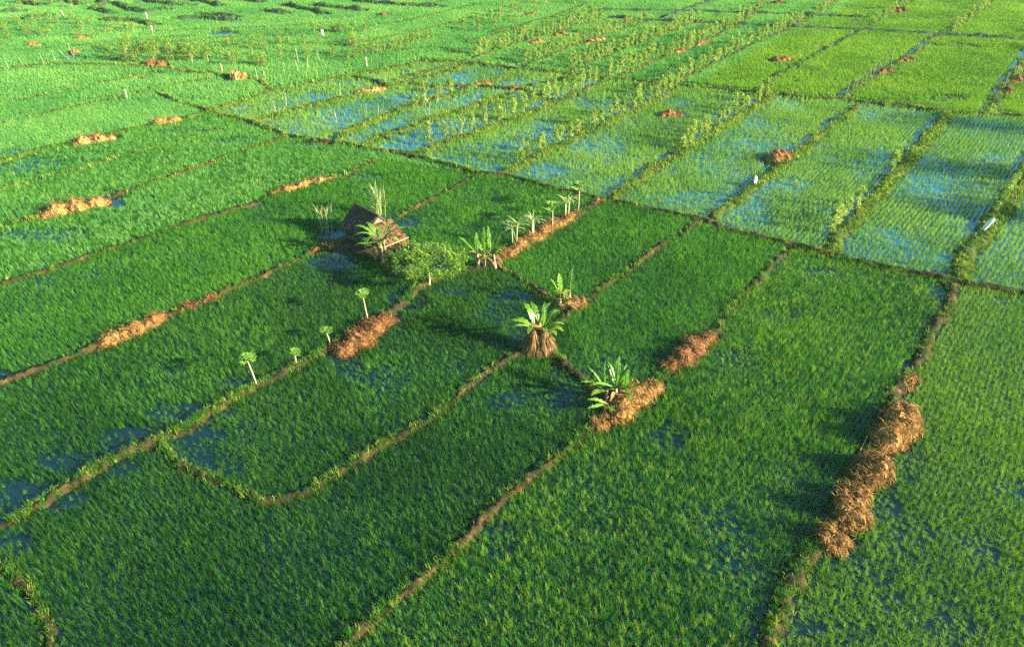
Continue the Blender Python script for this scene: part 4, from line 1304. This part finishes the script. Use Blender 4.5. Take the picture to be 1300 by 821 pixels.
for (x, y) in ((352, 146), (364, 137), (428, 157), (466, 150), (481, 150), (432, 124), (545, 150), (605, 162), (619, 158), (633, 154), (643, 150), (740, 115), (748, 112)):
    stake(x, y, 1.6, 'thin bare stake standing in the flooded strips', 'bare stakes in the flooded strips', k, .028, .12); k += 1
stake(1086, 586, 1.75, 'single thin white pole leaning beside the big straw piles', 'lone pole', 555, .016, .05)

def cloth_post(x, y, h, w, ch, mat, label, cat, seed, name='scarecrow', lean=.0):
    rr = random.Random(seed)
    root = thing(name, at(x, y), label, cat)
    mb = MB(); mb.tube([(0, 0, -.1), (lean * .5, 0, h * .5), (lean, 0, h)], [.03, .025, .02], 6)
    mb.build('stake', M['stake'], root)
    mb = MB()
    rings = []
    n = 12
    lv = [(h + .02, .25), (h - .05, .8), (h - ch * .3, 1.0), (h - ch * .65, .95), (h - ch, .8), (h - ch - .06, .5)]
    b = 0
    for (z, s) in lv:
        for q in range(n):
            t = 2 * PI * q / n
            rad = w * .4 * s * (1 + .18 * math.sin(3 * t + z * 5) + rr.uniform(-.06, .06))
            mb.v.append((lean + rad * math.cos(t), rad * .6 * math.sin(t), z + rr.uniform(-.03, .03)))
    for i in range(len(lv) - 1):
        for q in range(n):
            q2 = (q + 1) % n
            mb.f.append((i * n + q, (i + 1) * n + q, (i + 1) * n + q2, i * n + q2))
    mb.f.append(tuple(range(n))); mb.f.append(tuple((len(lv) - 1) * n + q for q in range(n))[::-1])
    mb.build('cloth', mat, root, True)
    return root
cp_ = cloth_post(1243, 297, 1.45, .42, 1.0, M['cloth'], 'bright white cloth scarecrow tilted on a stake at the right edge of the flooded field', 'scarecrow', 1, lean=-.05)
cp_.rotation_euler = (0, R(24), R(-20))
cloth_post(957, 238, 1.0, .34, .75, M['cloth'], 'white wrapped post beside the dark brown straw mound', 'wrapped post', 2, 'wrapped_post')
cloth_post(162, 128, 1.3, .34, .95, M['cream_cloth'], 'cream wrapped post alone in the upper left rice field', 'wrapped post', 3, 'wrapped_post')
cloth_post(283, 96, 1.4, .34, .8, M['cream_cloth'], 'cream wrapped post left of the orange straw mound', 'wrapped post', 4, 'wrapped_post')
cloth_post(410, 48, 1.1, .6, .7, M['cloth'], 'tiny bright white cloth scarecrow among the scattered shrubs', 'scarecrow', 5)
cloth_post(466, 88, 1.5, .26, 1.1, M['cream_cloth'], 'thin cream wrapped post at the corner of the topmost flooded strip', 'wrapped post', 6, 'wrapped_post')
cloth_post(188, 29, 1.6, .4, 1.0, M['cream_cloth'], 'far cream cloth scarecrow among the terraces', 'scarecrow', 7)
cloth_post(82, 27, 1.6, .4, 1.0, M['cream_cloth'], 'far cream cloth scarecrow left of the terraces', 'scarecrow', 8)
cloth_post(195, 47, 1.6, .36, .9, M['cream_cloth'], 'cream cloth scarecrow above the dense shrub patch', 'scarecrow', 9)
cloth_post(756, 106, 1.5, .3, 1.1, M['dry_leaf'], 'yellowish wrapped post at the end of the blue water strip', 'wrapped post', 10, 'wrapped_post')

# ------------------------------------------------------------------ the moist evening air
hm = bpy.data.materials.new('haze_air'); hm.use_nodes = True
ht = hm.node_tree; ht.nodes.clear()
ho = ht.nodes.new('ShaderNodeOutputMaterial')
hv = ht.nodes.new('ShaderNodeVolumePrincipled')
hv.inputs['Color'].default_value = (0.62, 1.0, 0.84, 1)
hv.inputs['Density'].default_value = HAZE_DENSITY
hv.inputs['Anisotropy'].default_value = 0.0
ht.links.new(hv.outputs[0], ho.inputs['Volume'])
mb = MB()
mb.box(Matrix.Translation((0, 375, (-1.2 + 27) / 2)), 1304, 1054, 28.2)
hz = mb.build('haze', hm)
tag(hz, kind='stuff')
